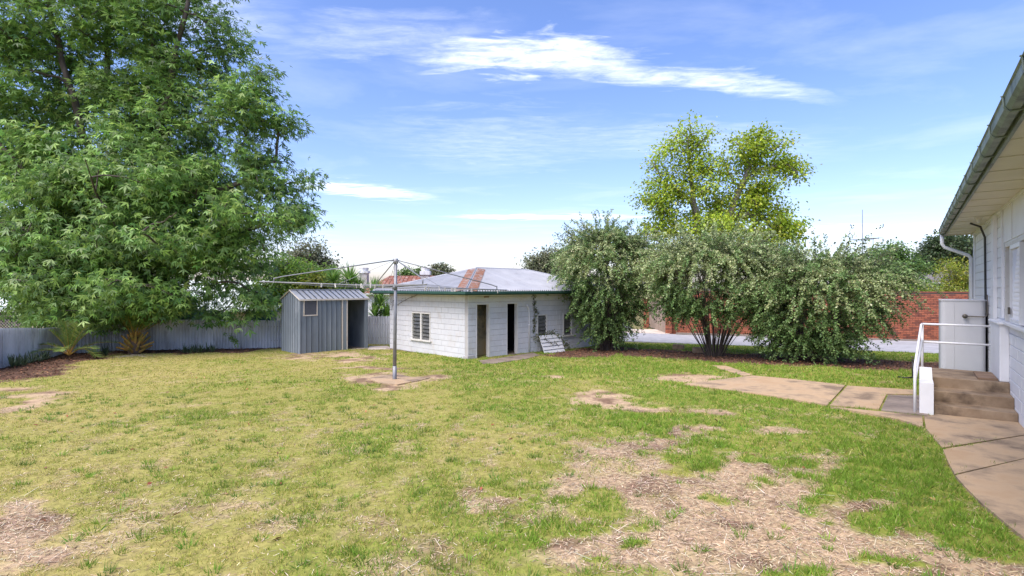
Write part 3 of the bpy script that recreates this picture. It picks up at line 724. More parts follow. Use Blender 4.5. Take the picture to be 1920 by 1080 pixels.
rfm = MB().add([(HL0, EU + .13, HZ + .15), (HL1 + .1, EU + .13, HZ + .15), (HL1 + .1, -3.75, HZ + 1.9), (HL0, -3.75, HZ + 1.9), (HL0, -8.1, HZ + .15), (HL1 + .1, -8.1, HZ + .15),
                (HL0, EU + .13, HZ + .17), (HL1 + .1, EU + .13, HZ + .17), (HL1 + .1, -3.75, HZ + 1.92), (HL0, -3.75, HZ + 1.92), (HL0, -8.1, HZ + .17), (HL1 + .1, -8.1, HZ + .17)],
               [(0, 3, 2, 1), (3, 4, 5, 2), (6, 7, 8, 9), (9, 8, 11, 10), (0, 1, 7, 6), (4, 10, 11, 5), (1, 2, 8, 7), (2, 5, 11, 8), (0, 6, 9, 3), (3, 9, 10, 4)])
rfm.build('roof', m_galvr, HS)
MB().add([(HL1 + .021, .0, HZ + .02), (HL1 + .021, -7.5, HZ + .02), (HL1 + .021, -3.75, HZ + 1.6), (HL1 - .05, .0, HZ + .02), (HL1 - .05, -7.5, HZ + .02), (HL1 - .05, -3.75, HZ + 1.6)],
         [(0, 1, 2), (5, 4, 3), (0, 3, 4, 1), (1, 4, 5, 2), (2, 5, 3, 0)]).build('gable', m_whiteh, HS)
# downpipe, cables, pipe fittings
MB().tube([(HL1 - .05, EU + .09, HZ + .0), (HL1 - .05, EU + .09, HZ - .26), (HL1 - .05, EU + .04, HZ - .36), (HL1 - .05, .12, HZ - .62), (HL1 - .05, .075, HZ - .70), (HL1 - .05, .075, -.4)], .045, 10).build('downpipe', m_whiteh, HS, True)
for dx in (0, .12):
    MB().tube([(4.35 + dx * .7, .30, HZ - .012), (4.38 + dx, .12, HZ - .10), (4.42 + dx, .04, HZ - .35), (4.42 + dx, .028, 1.6), (4.42 + dx, .028, -.35)], .016, 6).build('wall_cable', m_black, HS, True)
MB().box(3.0, 3.12, .2, .32, HZ - .055, HZ - .002).tube([(3.06, .26, HZ - .05), (3.06, .26, HZ - .14)], [.05, .02], 8).build('eave_lamp', m_trim, HS)
# landing, steps, plinth
ST = thing('porch_steps', 'brown concrete porch landing with three steps beside the white house', 'steps', (H0[0], H0[1], 0), HS.rotation_euler.z)
box('tread', m_step, ST, .0, .60, .012, 1.07, -.5, -.04, .012)
box('tread', m_step, ST, .42, 1.0, .012, 1.068, -.5, .14, .012)
box('landing', m_step, ST, .92, 2.36, .012, 1.22, -.55, .322, .012)
MB().box(-.03, .44, 1.075, 1.27, -.5, .33).add([(.44, 1.08, -.5), (.9, 1.08, -.5), (.9, 1.265, -.5), (.44, 1.265, -.5), (.44, 1.08, .33), (.9, 1.08, .5), (.9, 1.265, .5), (.44, 1.265, .33)],
     [(0, 3, 2, 1), (4, 5, 6, 7), (0, 1, 5, 4), (1, 2, 6, 5), (2, 3, 7, 6), (3, 0, 4, 7)]).build('side_wall', m_whiteh, ST)
th = box('timber_plank', m_wood, None, 1.08, 1.95, .15, .42, .325, .36); th.matrix_world = HS.matrix_basis
tag(th, 'brown timber plank lying on the porch landing against the white wall', 'plank')
HR = thing('handrail', 'white tubular steel handrail round the porch landing and down the steps', 'handrail', (H0[0], H0[1], 0), HS.rotation_euler.z)
rr = .021
MB().tube([(2.3, 1.2, .1), (2.3, 1.2, 1.24)], rr + .003, 8).build('post', m_rail, HR, True)
MB().tube([(2.33, .14, 1.235), (2.3, 1.2, 1.24)], rr, 8).build('top_rail', m_rail, HR, True)
MB().tube([(2.33, .14, .86), (2.3, 1.2, .865)], rr, 8).build('lower_rail', m_rail, HR, True)
MB().tube([(2.3, 1.2, 1.24), (2.2, 1.22, 1.225), (.05, 1.33, .62), (-.02, 1.335, .55), (-.03, 1.335, -.3)], rr, 8).build('stair_rail', m_rail, HR, True)
MB().tube([(2.3, 1.2, .90), (.30, 1.325, .36), (.24, 1.33, .30), (.22, 1.33, -.3)], rr, 8).build('stair_rail', m_rail, HR, True)
# tank
TK = thing('water_tank', 'pale grey slim water tank with a pipe fitting beside the house wall', 'water tank', (H0[0], H0[1], 0), HS.rotation_euler.z)
def rrect(x0, x1, y0, y1, r, n=6):
    P = []
    for (cx, cy, a0) in ((x1 - r, y1 - r, 0), (x0 + r, y1 - r, 90), (x0 + r, y0 + r, 180), (x1 - r, y0 + r, 270)):
        for i in range(n + 1):
            a = R(a0 + 90 * i / n); P.append((cx + r * math.cos(a), cy + r * math.sin(a)))
    return P
tb = MB().prism(rrect(4.0, 4.9, .06, .85, .10), -.42, 1.705).build('shell', m_tank, TK)
MB().prism(rrect(3.985, 4.915, .045, .865, .11), 1.7051, 1.73).build('rim', m_tank, TK)
box('seam', m_tank, TK, 3.992, 4.0, .60, .612, -.4, 1.70)
MB().tube([(3.93, .42, 1.36), (4.02, .42, 1.36)], .035, 10).tube([(3.94, .42, 1.36), (3.90, .42, 1.36)], .05, 10).build('outlet', m_brass, TK, True)
MB().tube([(3.95, .42, 1.36), (3.95, .1, 1.355), (3.95, .05, 1.38), (3.95, .045, 1.5), (3.95, .045, 1.85)], .013, 6).build('pipe', m_brass, TK, True)
# garden tap
tp = G(1711, 709)
TP = thing('garden_tap', 'dark garden tap on a short standpipe beside the path', 'tap', tp)
MB().tube([(0, 0, -.1), (0, 0, .46)], .016, 8).build('standpipe', m_black, TP, True)
MB().tube([(0, .03, .47), (0, -.06, .47), (0, -.10, .44), (0, -.105, .40)], [.022, .02, .018, .018], 8).build('spout', m_brass, TP, True)
MB().tube([(0, 0, .48), (0, 0, .55)], .01, 6).tube([(-.045, 0, .55), (.045, 0, .55)], .011, 6).build('handle', m_brass, TP, True)
ho = MB().tube([Vector(G(1712, 710)) + Vector((0, 0, .04)), Vector(G(1700, 711)) + Vector((0, 0, .035)), Vector(G(1684, 709)) + Vector((0, 0, .035))], .018, 6).build('hose', m_black, None, True)
tag(ho, 'short black pipe lying on the grass at the garden tap', 'pipe')

# ---------------------------------------------------------------- brick wall, kerb, gate
BA, BB = Vector((9.0, 29.0)), Vector((21.6, 24.2))
bd = (BB - BA).normalized(); bn = Vector((bd.y, -bd.x)); BLN = (BB - BA).length
BW = thing('brick_wall', 'tall red brick wall across the street', 'wall', (BA.x, BA.y, -.6), math.atan2(bd.y, bd.x))
BH = 2.37
box('wall', m_mortar, BW, 0, BLN, .008, .2, -.2, BH)
box('coping', m_brick2, BW, 0, BLN, -.012, .215, BH + .002, BH + .06)
bw_, bh_ = .24, .0855
cells = []
for r in range(int(BH / bh_)):
    x = -(bw_ / 2) * (r % 2)
    while x < BLN:
        a, b = max(x + .007, 0), min(x + bw_ - .007, BLN); x += bw_
        if b - a > .05: cells.append((a, r * bh_ + .006, b - a))
vis = sorted([c for c in cells if c[0] > 8.4 and c[0] < 12.2 and c[1] > .25 and c[2] > .2], key=lambda c: -c[0])[:296]
vs_ = set(vis); meshes = []
for mm in (m_brick, m_brick2, m_brick):
    o = MB().box(0, bw_ - .014, -.010, .0078, 0, bh_ - .016).build('brick', mm); meshes.append(o.data); bpy.data.objects.remove(o)
for (x, z, l) in vis:
    o = link('brick', random.choice(meshes), BW); o.location = (x, random.uniform(-.003, .002), z)
rest = MB(); rest2 = MB()
for c in cells:
    if c not in vs_: (rest if random.random() < .66 else rest2).box(c[0], c[0] + c[2], -.010 + random.uniform(-.003, .002), .0078, c[1], c[1] + bh_ - .016)
tag(rest.build('brickwork', m_brick, BW), kind='stuff'); tag(rest2.build('brickwork', m_brick2, BW), kind='stuff')
box('kerb', m_conc, None, 0, 1, 0, 1, 0, 1)
bpy.data.objects.remove(bpy.data.objects['kerb'])
kb = MB().box(.3, BLN, -.75, -.02, -.2, .10).build('kerb', mat('dark_kerb', (.12, .10, .085), (.2, .17, .14), 4, .9, .3)); kb.location = BW.location; kb.rotation_euler = BW.rotation_euler
tag(kb, kind='structure')
def pillar(loc, rz, label):
    p = thing('brick_pillar', label, 'pillar', loc, rz)
    box('core', m_mortar, p, -.16, .16, -.16, .16, -.2, 1.86)
    lay = MB(); lay2 = MB()
    for r in range(22):
        t_ = lay if r % 3 else lay2; z = r * .0855
        if r % 2: t_.box(-.172, -.004, -.172, .172, z, z + .073); t_.box(.004, .172, -.172, .172, z, z + .073)
        else: t_.box(-.172, .172, -.172, -.004, z, z + .073); t_.box(-.172, .172, .004, .172, z, z + .073)
    tag(lay.build('brickwork', m_brick, p), kind='stuff'); tag(lay2.build('brickwork', m_brick2, p), kind='stuff')
    box('cap', m_brick2, p, -.19, .19, -.19, .19, 1.88, 1.94)
pr = ray(1254, 626, 29.0); pl = ray(1212, 612, 33.5)
pillar((pr.x - .05, 28.85, -.6), math.atan2(bd.y, bd.x), 'red brick pillar at the right of the tan metal gate, joining the brick wall')
pillar((pl.x, 33.5, -.6), math.atan2(bd.y, bd.x), 'red brick pillar at the left of the tan metal gate')
ga, gb = Vector((pl.x + .17, 33.4)), Vector((pr.x - .1, 29.15))
gl = (gb - ga).length
GT = thing('metal_gate', 'tan ribbed metal driveway gate seen between the shrubs', 'gate', (ga.x, ga.y, -.6), math.atan2((gb - ga).y, (gb - ga).x))
ngp = 16
for i in range(ngp):
    x0 = gl * i / ngp; x1 = gl * (i + 1) / ngp
    V = [(x0, 0, .08), (x0 + .05, 0, .08), (x0 + .08, -.045, .08), (x1 - .03, -.045, .08), (x1, 0, .08)]
    V += [(v[0], v[1] + .004, v[2]) for v in V]; V += [(v[0], v[1], 1.8) for v in V]
    MB().add(V, [(0, 1, 11, 10), (1, 2, 12, 11), (2, 3, 13, 12), (3, 4, 14, 13), (5, 15, 16, 6), (6, 16, 17, 7), (7, 17, 18, 8), (8, 18, 19, 9)]).build('panel', m_gate, GT)
MB().box(0, gl, .005, .05, .10, .16).box(0, gl, .005, .05, 1.7, 1.78).box(gl * .62, gl * .62 + .06, -.06, .05, .05, 1.82).build('gate_frame', m_gate, GT)
# masonry offcuts by the shrubs
for (px_, py_, s_) in ((1272, 655, .22), (1309, 661, .2)):
    p = G(px_, py_); o = MB().box(-s_, s_, -.12, .12, -.05, .2).build('stone_block', m_step, None, bevel=.03); o.location = p; o.rotation_euler = (0, 0, -.45)
    tag(o, 'dark stone block on the verge ' + ('near the gap between the first two shrubs' if px_ == 1272 else 'right at the stems of the middle shrub'), 'stone block')
# ---------------------------------------------------------------- houses beyond the fences
def gable_house(name, label, cx0, cx1, Y0, Y1, zb, ze, zr, m_r, m_w, hip=0., ncol=0, trim=m_whiteh):
    h = thing(name, label, 'house', ((cx0 + cx1) / 2, Y0, zb))
    ox, oy, oz = h.location
    box('wall', m_w, h, cx0 - ox, cx1 - ox, .4, Y1 - Y0 - .4, -.3, ze - zb)
    ym = (Y1 - Y0) / 2; o = .45
    x0, x1 = cx0 - ox - o, cx1 - ox + o; e0, e1 = -.05, Y1 - Y0 + .05; ez, rz = ze - zb, zr - zb
    V = [(x0, e0, ez), (x1, e0, ez), (x1, e1, ez), (x0, e1, ez), (x0 + hip, ym, rz), (x1 - hip, ym, rz)]
    V += [(v[0], v[1], v[2] - .06) for v in V]
    MB().add(V, [(0, 1, 5, 4), (2, 3, 4, 5), (1, 2, 5), (3, 0, 4), (6, 10, 11, 7), (8, 11, 10, 9), (7, 11, 8), (9, 10, 6), (0, 6, 7, 1), (1, 7, 8, 2), (2, 8, 9, 3), (3, 9, 6, 0)]).build('roof', m_r, h)
    MB().box(x0, x1, e0 - .12, e0 - .002, ez - .12, ez + .0).build('gutter', trim, h)
    if ncol:
        for i in range(1, ncol):
            x = x0 + (x1 - x0) * i / ncol; a = min(1, (x - x0) / max(hip, .01), (x1 - x) / max(hip, .01)) if hip else 1
            MB().tube([(x, e0, ez + .02), (x, e0 + (ym - e0) * a, ez + (rz - ez) * a + .02)], .025, 4).build('roof_rib', m_r, h)
    return h
h1 = gable_house('neighbour_house', 'cream weatherboard house with pale green roof behind the back fence', -36, -14.2, 30, 37, -1.6, .72, 2.5, m_palegreen, m_weather, 0., 60)
wx = ray(14, 600, 30).x - h1.location.x
wn_ = thing('window', None, None); wn_.parent = h1
box('frame', m_whiteh, wn_, wx - .9, wx + .9, .3, .395, .9, 2.2); box('pane', m_glassd, wn_, wx - .82, wx + .82, .28, .298, .97, 2.13)
for i in range(-9, 10):
    for s in (1, -1):
        xa = wx + i * .18; t0, t1 = sorted((( -.82 - i * .18) / s, (.82 - i * .18) / s)); t0 = max(t0, 0); t1 = min(t1, 1.16)
        if t1 > t0 + .03: MB().tube([(xa + s * t0, .26, .97 + t0), (xa + s * t1, .26, .97 + t1)], .012, 4, False).build('lattice_bar', m_cream, wn_)
h2 = gable_house('rust_roof_house', 'distant house with rusty red iron roof and chimneys above the shed', -12.8, -4.2, 44, 52, -1, 1.55, 3.15, m_rustr, m_whiteh, 1.8, 26)
for px_ in (683, 798):
    p = ray(px_, 516, 47); lx = p.x - h2.location.x
    ch = MB().box(lx - .35, lx + .35, 2.6, 3.3, 2.2, 4.35 if px_ == 683 else 4.2).build('chimney', m_whitew, h2)
    MB().box(lx - .45, lx + .45, 2.5, 3.4, 4.351 if px_ == 683 else 4.201, 4.55).tube([(lx, 2.95, 4.5), (lx, 2.95, 4.85)], [.35, .42], 10).build('chimney_cap', m_galv, ch)
h3 = gable_house('tiled_house', 'distant house with grey tiled hip roof behind the brick wall', 37.5, 50, 50, 62, -1, 2.55, 4.25, m_tile, m_whiteh, 4.2)
for i in range(1, 14):
    f_ = i / 14.; hp = 4.2 * f_
    x0, x1 = 37.05 - h3.location.x + hp, 50.45 - h3.location.x - hp
    MB().box(x0, x1, -.05 + 6 * f_ - .02, -.05 + 6 * f_ + .05, 3.55 + 1.7 * f_ - .03, 3.55 + 1.7 * f_ + .035).build('tile_course', m_tile, h3)
def antenna(px_, pyt, pyb, Y, boom, label):
    b = ray(px_, pyb, Y); t = ray(px_, pyt, Y); a = thing('tv_antenna', label, 'antenna', (b.x, b.y, -1.))
    H = t.z + 1.
    MB().tube([(0, 0, 0), (0, 0, H)], [.06, .025], 6).build('mast', m_steel, a)
    for (f_, l0, l1) in boom:
        z = H * f_ if f_ <= 1 else H
        MB().tube([(-l0, 0, z), (l1, 0, z)], .03, 6).build('boom', m_steel, a)
        for k_ in range(9):
            x = -l0 + (l0 + l1) * k_ / 8; MB().tube([(x, -.35 - .03 * k_, z), (x, .35 + .03 * k_, z)], .012, 4).build('element', m_steel, a)
        MB().tube([(l1, 0, z - .16), (l1, 0, z + .18)], .015, 4).build('reflector', m_steel, a)
antenna(1617, 393, 500, 46, [(.73, .95, .65)], 'tall television antenna mast above the right-hand shrub')
antenna(1637, 446, 500, 46, [(.995, .65, .5)], 'shorter television antenna beside the tall mast')
o = MB().tube([(0, 0, 0), (4.5, .3, .55)], .04, 6).tube([(1.2, .05, 0), (5.2, .35, .55)], .04, 6).build('awning_poles', m_steel); o.location = (19.0, 27.5, 1.85)
bpy.data.objects.remove(o)
bn_ = thing('wheelie_bin', 'dark green bin just behind the fence left of the shed', 'bin', (-12.0, 24.5, -.6))
MB().prism([(-.62, -.3), (.62, -.3), (.62, .3), (-.62, .3)], 0, 1.42).build('body', m_bin, bn_, bevel=.04)
MB().prism([(-.68, -.36), (.68, -.36), (.68, .36), (-.68, .36)], 1.425, 1.50).build('lid', m_bin, bn_, bevel=.02)

# ---------------------------------------------------------------- leaning slab panel below the outbuilding window
LP = thing('leaning_panel', 'white painted weatherboard panel leaning below the louvre window, vine on it', 'panel', (0, 0, 0), OB.rotation_euler.z)
LP.location = OB.matrix_basis @ Vector((3.95, -.15, -.52))
for i in range(5):
    z0, z1 = i * .17 + .02, (i + 1) * .17 + .012
    def lp(x, z, y): return (x - .10 * (1 - z / .9), -.40 * (1 - z / .9) - y, z * .78)
    V = [lp(-.55, z0, .0), lp(.62, z0, .0), lp(.62, z1, .0), lp(-.55, z1, .0), lp(-.55, z0, .06), lp(.62, z0, .06), lp(.62, z1, .012), lp(-.55, z1, .012)]
    MB().add(V, [(0, 3, 2, 1), (4, 5, 6, 7), (0, 1, 5, 4), (1, 2, 6, 5), (2, 3, 7, 6), (3, 0, 4, 7)]).build('board', m_white, LP)

# ================================================================== vegetation
def unit(a): return a / np.maximum(np.linalg.norm(a, axis=1, keepdims=True), 1e-6)
STAR = (np.array([[0, 0, 0], [.45, .13, .04], [1, 0, -.12], [.45, -.13, .04], [.28, .36, .03], [.62, .68, -.12], [.42, .22, .03], [.28, -.36, .03], [.62, -.68, -.12], [.42, -.22, .03]]),
        np.array([[0, 1, 2, 3], [0, 4, 5, 6], [0, 9, 8, 7]]))
OVAL = (np.array([[0, 0, 0], [.5, .34, .05], [1, 0, -.1], [.5, -.34, .05]]), np.array([[0, 1, 2, 3]]))
NARROW = (np.array([[0, 0, 0], [.45, .16, .03], [1, 0, -.1], [.45, -.16, .03]]), np.array([[0, 1, 2, 3]]))
BLADE = (np.array([[0, .5, 0], [0, -.5, 0], [1, 0, 0]]), np.array([[0, 1, 2]]))
def leaves(name, C, A, Nn, S, tmpl, m, col, width=None):
    """C centres, A axes, Nn normals hint, S sizes, col (n,3)"""
    T, Fc = tmpl; n = len(C); A = unit(A); B = unit(np.cross(Nn, A)); Z = np.cross(A, B)
    wv = S if width is None else width
    V = C[:, None] + (A[:, None] * T[None, :, :1]) * S[:, None, None] + B[:, None] * T[None, :, 1:2] * wv[:, None, None] + Z[:, None] * T[None, :, 2:3] * S[:, None, None]
    k = len(T); Fa = (np.arange(n)[:, None, None] * k + Fc[None]).reshape(-1, Fc.shape[1])
    return nmesh(name, V.reshape(-1, 3), Fa, m, np.repeat(col, k, 0))
def palette(n, cols, weights=None, jit=.18, key=None):
    cols = np.asarray(cols, float); i = rng.choice(len(cols), n, p=weights) if key is None else key
    return np.clip(cols[i] * (1 + rng.normal(0, jit, (n, 1))) * (1 + rng.normal(0, .06, (n, 3))), .004, .9)
def tubes(name, E, m, k=5):
    """E list of (p, q, r0, r1)"""
    P = np.array([e_[0] for e_ in E], float); Q = np.array([e_[1] for e_ in E], float); r0 = np.array([e_[2] for e_ in E]); r1 = np.array([e_[3] for e_ in E])
    D = unit(Q - P); up = np.where(np.abs(D[:, 2:3]) < .9, np.array([[0, 0, 1.]]), np.array([[1., 0, 0]])); A = unit(np.cross(D, up)); B = np.cross(D, A)
    t = np.arange(k) * 2 * np.pi / k; cs = np.cos(t)[None, :, None]; sn = np.sin(t)[None, :, None]
    ring = A[:, None] * cs + B[:, None] * sn
    V = np.concatenate([P[:, None] + ring * r0[:, None, None], Q[:, None] + D[:, None] * (r1[:, None, None] * .3) + ring * r1[:, None, None]], 1)
    j = np.arange(k); q = np.stack([j, (j + 1) % k, k + (j + 1) % k, k + j], 1)
    return nmesh(name, V.reshape(-1, 3), (np.arange(len(E))[:, None, None] * 2 * k + q[None]).reshape(-1, 4), m, smooth=True)
def ball(n, shell=.5):
    d = unit(rng.normal(size=(n, 3))); return d * (rng.random((n, 1)) ** (shell / 3.))
def clump_points(clumps, Y, n, depth=1., shell=.8):
    """clumps (px,py,rx,ry[,dY]) on a tree standing at distance Y"""
    ar = np.array([c[2] * c[3] for c in clumps], float); cnt = rng.multinomial(n, ar / ar.sum()); out = []
    for c, k in zip(clumps, cnt):
        b = ball(k, shell); Yc = Y + (c[4] if len(c) > 4 else 0)
        yy = Yc + b[:, 1] * c[2] / F * Yc * depth
        o_ = np.array(ray(c[0], c[1], Yc))
        out.append(np.stack([o_[0] + b[:, 0] * c[2] / F * Yc, yy, o_[2] + b[:, 2] * c[3] / F * Yc], 1))
    return np.concatenate(out)
def grow(limbs, pts, base_r, m, name, tipr=.006, power=.5):
    """limbs: polylines (first starts at the root); points are joined to the nearest node"""
    nodes = []; par = []
    def addn(p, q): nodes.append(np.array(p, float)); par.append(q); return len(nodes) - 1
    for li, L in enumerate(limbs):
        if li == 0: prev = addn(L[0], -1)
        else:
            a = np.array(L[0], float); prev = int(np.argmin([np.linalg.norm(a - q) for q in nodes]))
        for p, q in zip(L[:-1], L[1:]):
            p, q = np.array(p, float), np.array(q, float); n = max(2, int(np.linalg.norm(q - p) / .5))
            for i in range(1, n + 1): prev = addn(p + (q - p) * i / n + rng.normal(0, .035, 3), prev)
    nl = len(nodes); NA = np.zeros((nl + len(pts) * 3, 3)); NA[:nl] = nodes; cnt = nl
    d0 = np.min(np.linalg.norm(pts[:, None] - NA[None, :nl], axis=2), 1)
    for i in np.argsort(d0):
        p = pts[i]; dv = p - NA[:cnt]; d_ = np.linalg.norm(dv, axis=1) + np.maximum(-dv[:, 2], 0) * .5
        j = int(np.argmin(d_)); q = NA[j].copy(); L = np.linalg.norm(p - q)
        prev = j; ns = 1 if L < .35 else (2 if L < 1 else 3)
        for s in range(1, ns + 1):
            f_ = s / ns; x = q + (p - q) * f_ + np.array([0, 0, .10 * L * math.sin(math.pi * f_)]) + (rng.normal(0, .04 * L, 3) if s < ns else 0)
            NA_new = x
            if cnt >= len(NA): NA = np.concatenate([NA, np.zeros((1000, 3))])
            NA[cnt] = NA_new; nodes.append(NA_new); par.append(prev); prev = cnt; cnt += 1
    c = np.ones(cnt)
    for i in range(cnt - 1, 0, -1):
        if par[i] >= 0: c[par[i]] += c[i]
    r = tipr + (base_r - tipr) * (c / c[0]) ** power
    E = [(NA[par[i]], NA[i], r[par[i]] if c[par[i]] < c[i] * 2.2 else r[i] * 1.15, r[i]) for i in range(1, cnt)]
    return tubes(name, E, m)
def foliage(pts, per, spread, size, tmpl, m, cols, weights=None, droop=.5, name='crown', jit=.18, flat=.7, centre=None, clump_tint=.15):
    n = len(pts); idx = np.repeat(np.arange(n), per)
    off = rng.normal(0, 1, (len(idx), 3)) * np.array([spread, spread, spread * flat]); C = pts[idx] + off
    A = unit(off) * .7 + rng.normal(0, .6, (len(idx), 3)) + np.array([0, 0, -droop])
    if centre is not None: A += unit(C - np.asarray(centre)) * .5
    Nn = rng.normal(0, .55, (len(idx), 3)) + np.array([0, 0, 1.]) + (unit(C - np.asarray(centre)) * .6 if centre is not None else 0)
    tint = 1 + rng.normal(0, clump_tint, (n, 1)); col = palette(len(idx), cols, weights, jit) * np.clip(tint[idx], .5, 1.7)
    return leaves(name, C, A, Nn, size * (1 + rng.normal(0, .2, len(idx))).clip(.5, 1.6), tmpl, m, col)
def tree(name, label, Y, base_px, limbs_px, clumps, n, per, spread, size, tmpl, cols, base_r, mb_, weights=None, depth=1., shell=.8, droop=.5, group=None, cat='tree', gzv=None, **kw):
    b = ray(base_px, 540, Y); z0 = gz(b.x, Y) if gzv is None else gzv
    t = thing(name, label, cat, (b.x, Y, z0), group=group)
    pts = clump_points(clumps, Y, n, depth, shell); pts = pts[pts[:, 2] > z0 + .3]
    limbs = []
    for L in limbs_px: limbs.append([tuple(ray(p[0], p[1], Y + (p[2] if len(p) > 2 else 0))) for p in L])
    limbs[0][0] = (b.x, Y, z0 - .3)
    tr = link('trunk', grow(limbs, pts, base_r, mb_, 'trunk'), t)
    cen = pts.mean(0)
    cr = link('crown', foliage(pts, per, spread, size, tmpl, m_leaf, cols, weights, droop, centre=cen, **kw), t)
    for o_ in (tr, cr): o_.location = -Vector(t.location)
    return t
# big star-leaved tree on the left
tree('sweetgum_tree', 'huge dark green star-leaved tree filling the left side', 20.9, 212,
     [[(212, 660), (214, 560), (210, 480), (205, 400)], [(205, 400), (150, 230), (95, 30), (60, -150)], [(208, 420), (215, 220, .3), (200, 80, .5), (230, -150, 1)], [(210, 430), (300, 250, -.5), (340, 50, -1), (380, -100, -1)],
      [(210, 450), (350, 380, -1.), (480, 330, -1)], [(210, 470), (380, 450, -.5), (540, 410, -1)], [(206, 430), (60, 330, -1), (-80, 200, -2)], [(210, 480), (90, 440, -2), (-100, 400, -3)], [(208, 440), (180, 360, -3), (160, 300, -5)], [(209, 470), (300, 420, -3), (330, 400, -5)],
      [(207, 410), (240, 300, 2.5), (260, 200, 4)]],
     [(50, 60, 85, 62), (190, 40, 72, 62), (330, 55, 75, 74), (40, 185, 95, 66), (165, 165, 42, 62, 1.5), (262, 165, 78, 74), (372, 165, 74, 76), (300, 262, 105, 66), (125, 290, 95, 62), (10, 310, 80, 66), (418, 62, 38, 46), (190, -65, 140, 55), (30, -60, 100, 55), (340, -70, 100, 55), (60, 400, 110, 60), (220, 380, 100, 66), (340, 360, 100, 62), (445, 210, 72, 52, -1), (515, 235, 36, 20, -1), (548, 222, 16, 9, -1), (492, 150, 22, 34, -1), (575, 326, 20, 10, -.8), (555, 440, 14, 10, -1), (480, 300, 60, 30, -.5), (520, 345, 62, 24, -.8), (490, 400, 100, 42, -1), (565, 398, 30, 20, -1),
      (300, 450, 120, 66, -1), (120, 480, 120, 66, -1), (10, 460, 90, 60, -1), (390, 440, 80, 50, -1), (220, 500, 100, 50, -1), (170, 370, 120, 60, -1.4), (330, 340, 80, 60, -1.6), (430, 480, 85, 60, -1), (478, 560, 30, 34, -.5), (240, 540, 150, 45, -1), (120, 565, 80, 34, -1.2), (60, 505, 80, 36, -1), (215, 570, 90, 36, -1.2), (300, 565, 80, 34, -1.5), (410, 598, 40, 12, -1)],
     1500, 58, .31, .235, STAR, [(.10, .195, .045), (.15, .275, .06), (.22, .37, .075), (.32, .49, .11)], .40, m_bark, [.22, .36, .28, .14], depth=1.15, shell=1.1, droop=.75)
# yellow-green tree across the street
tree('yellow_green_tree', 'tall bright yellow-green tree rising behind the shrubs', 33., 1335,
     [[(1335, 640), (1333, 540), (1330, 470)], [(1330, 470), (1316, 430), (1300, 380), (1296, 320), (1290, 270), (1297, 238)], [(1330, 480), (1365, 410), (1390, 350), (1405, 310), (1440, 262)], [(1365, 410), (1420, 402), (1465, 438)], [(1400, 325), (1450, 312), (1500, 303)], [(1316, 430), (1270, 440), (1225, 425)], [(1300, 380), (1260, 350), (1235, 340)]],
     [(1297, 258, 32, 34), (1262, 308, 46, 44), (1322, 318, 50, 46), (1238, 362, 40, 42), (1290, 380, 66, 52), (1400, 282, 40, 40), (1440, 290, 48, 42), (1490, 306, 24, 16), (1475, 325, 30, 26), (1385, 350, 58, 56), (1425, 365, 40, 34), (1440, 405, 56, 30), (1480, 432, 30, 30), (1235, 425, 40, 34), (1340, 420, 80, 40), (1420, 450, 70, 30)],
     270, 118, .35, .18, OVAL, [(.25, .36, .03), (.32, .43, .035), (.39, .49, .045), (.45, .48, .05)], .42, m_barkl, [.3, .38, .24, .08], depth=.8, shell=1.2, droop=.6, gzv=-.6)

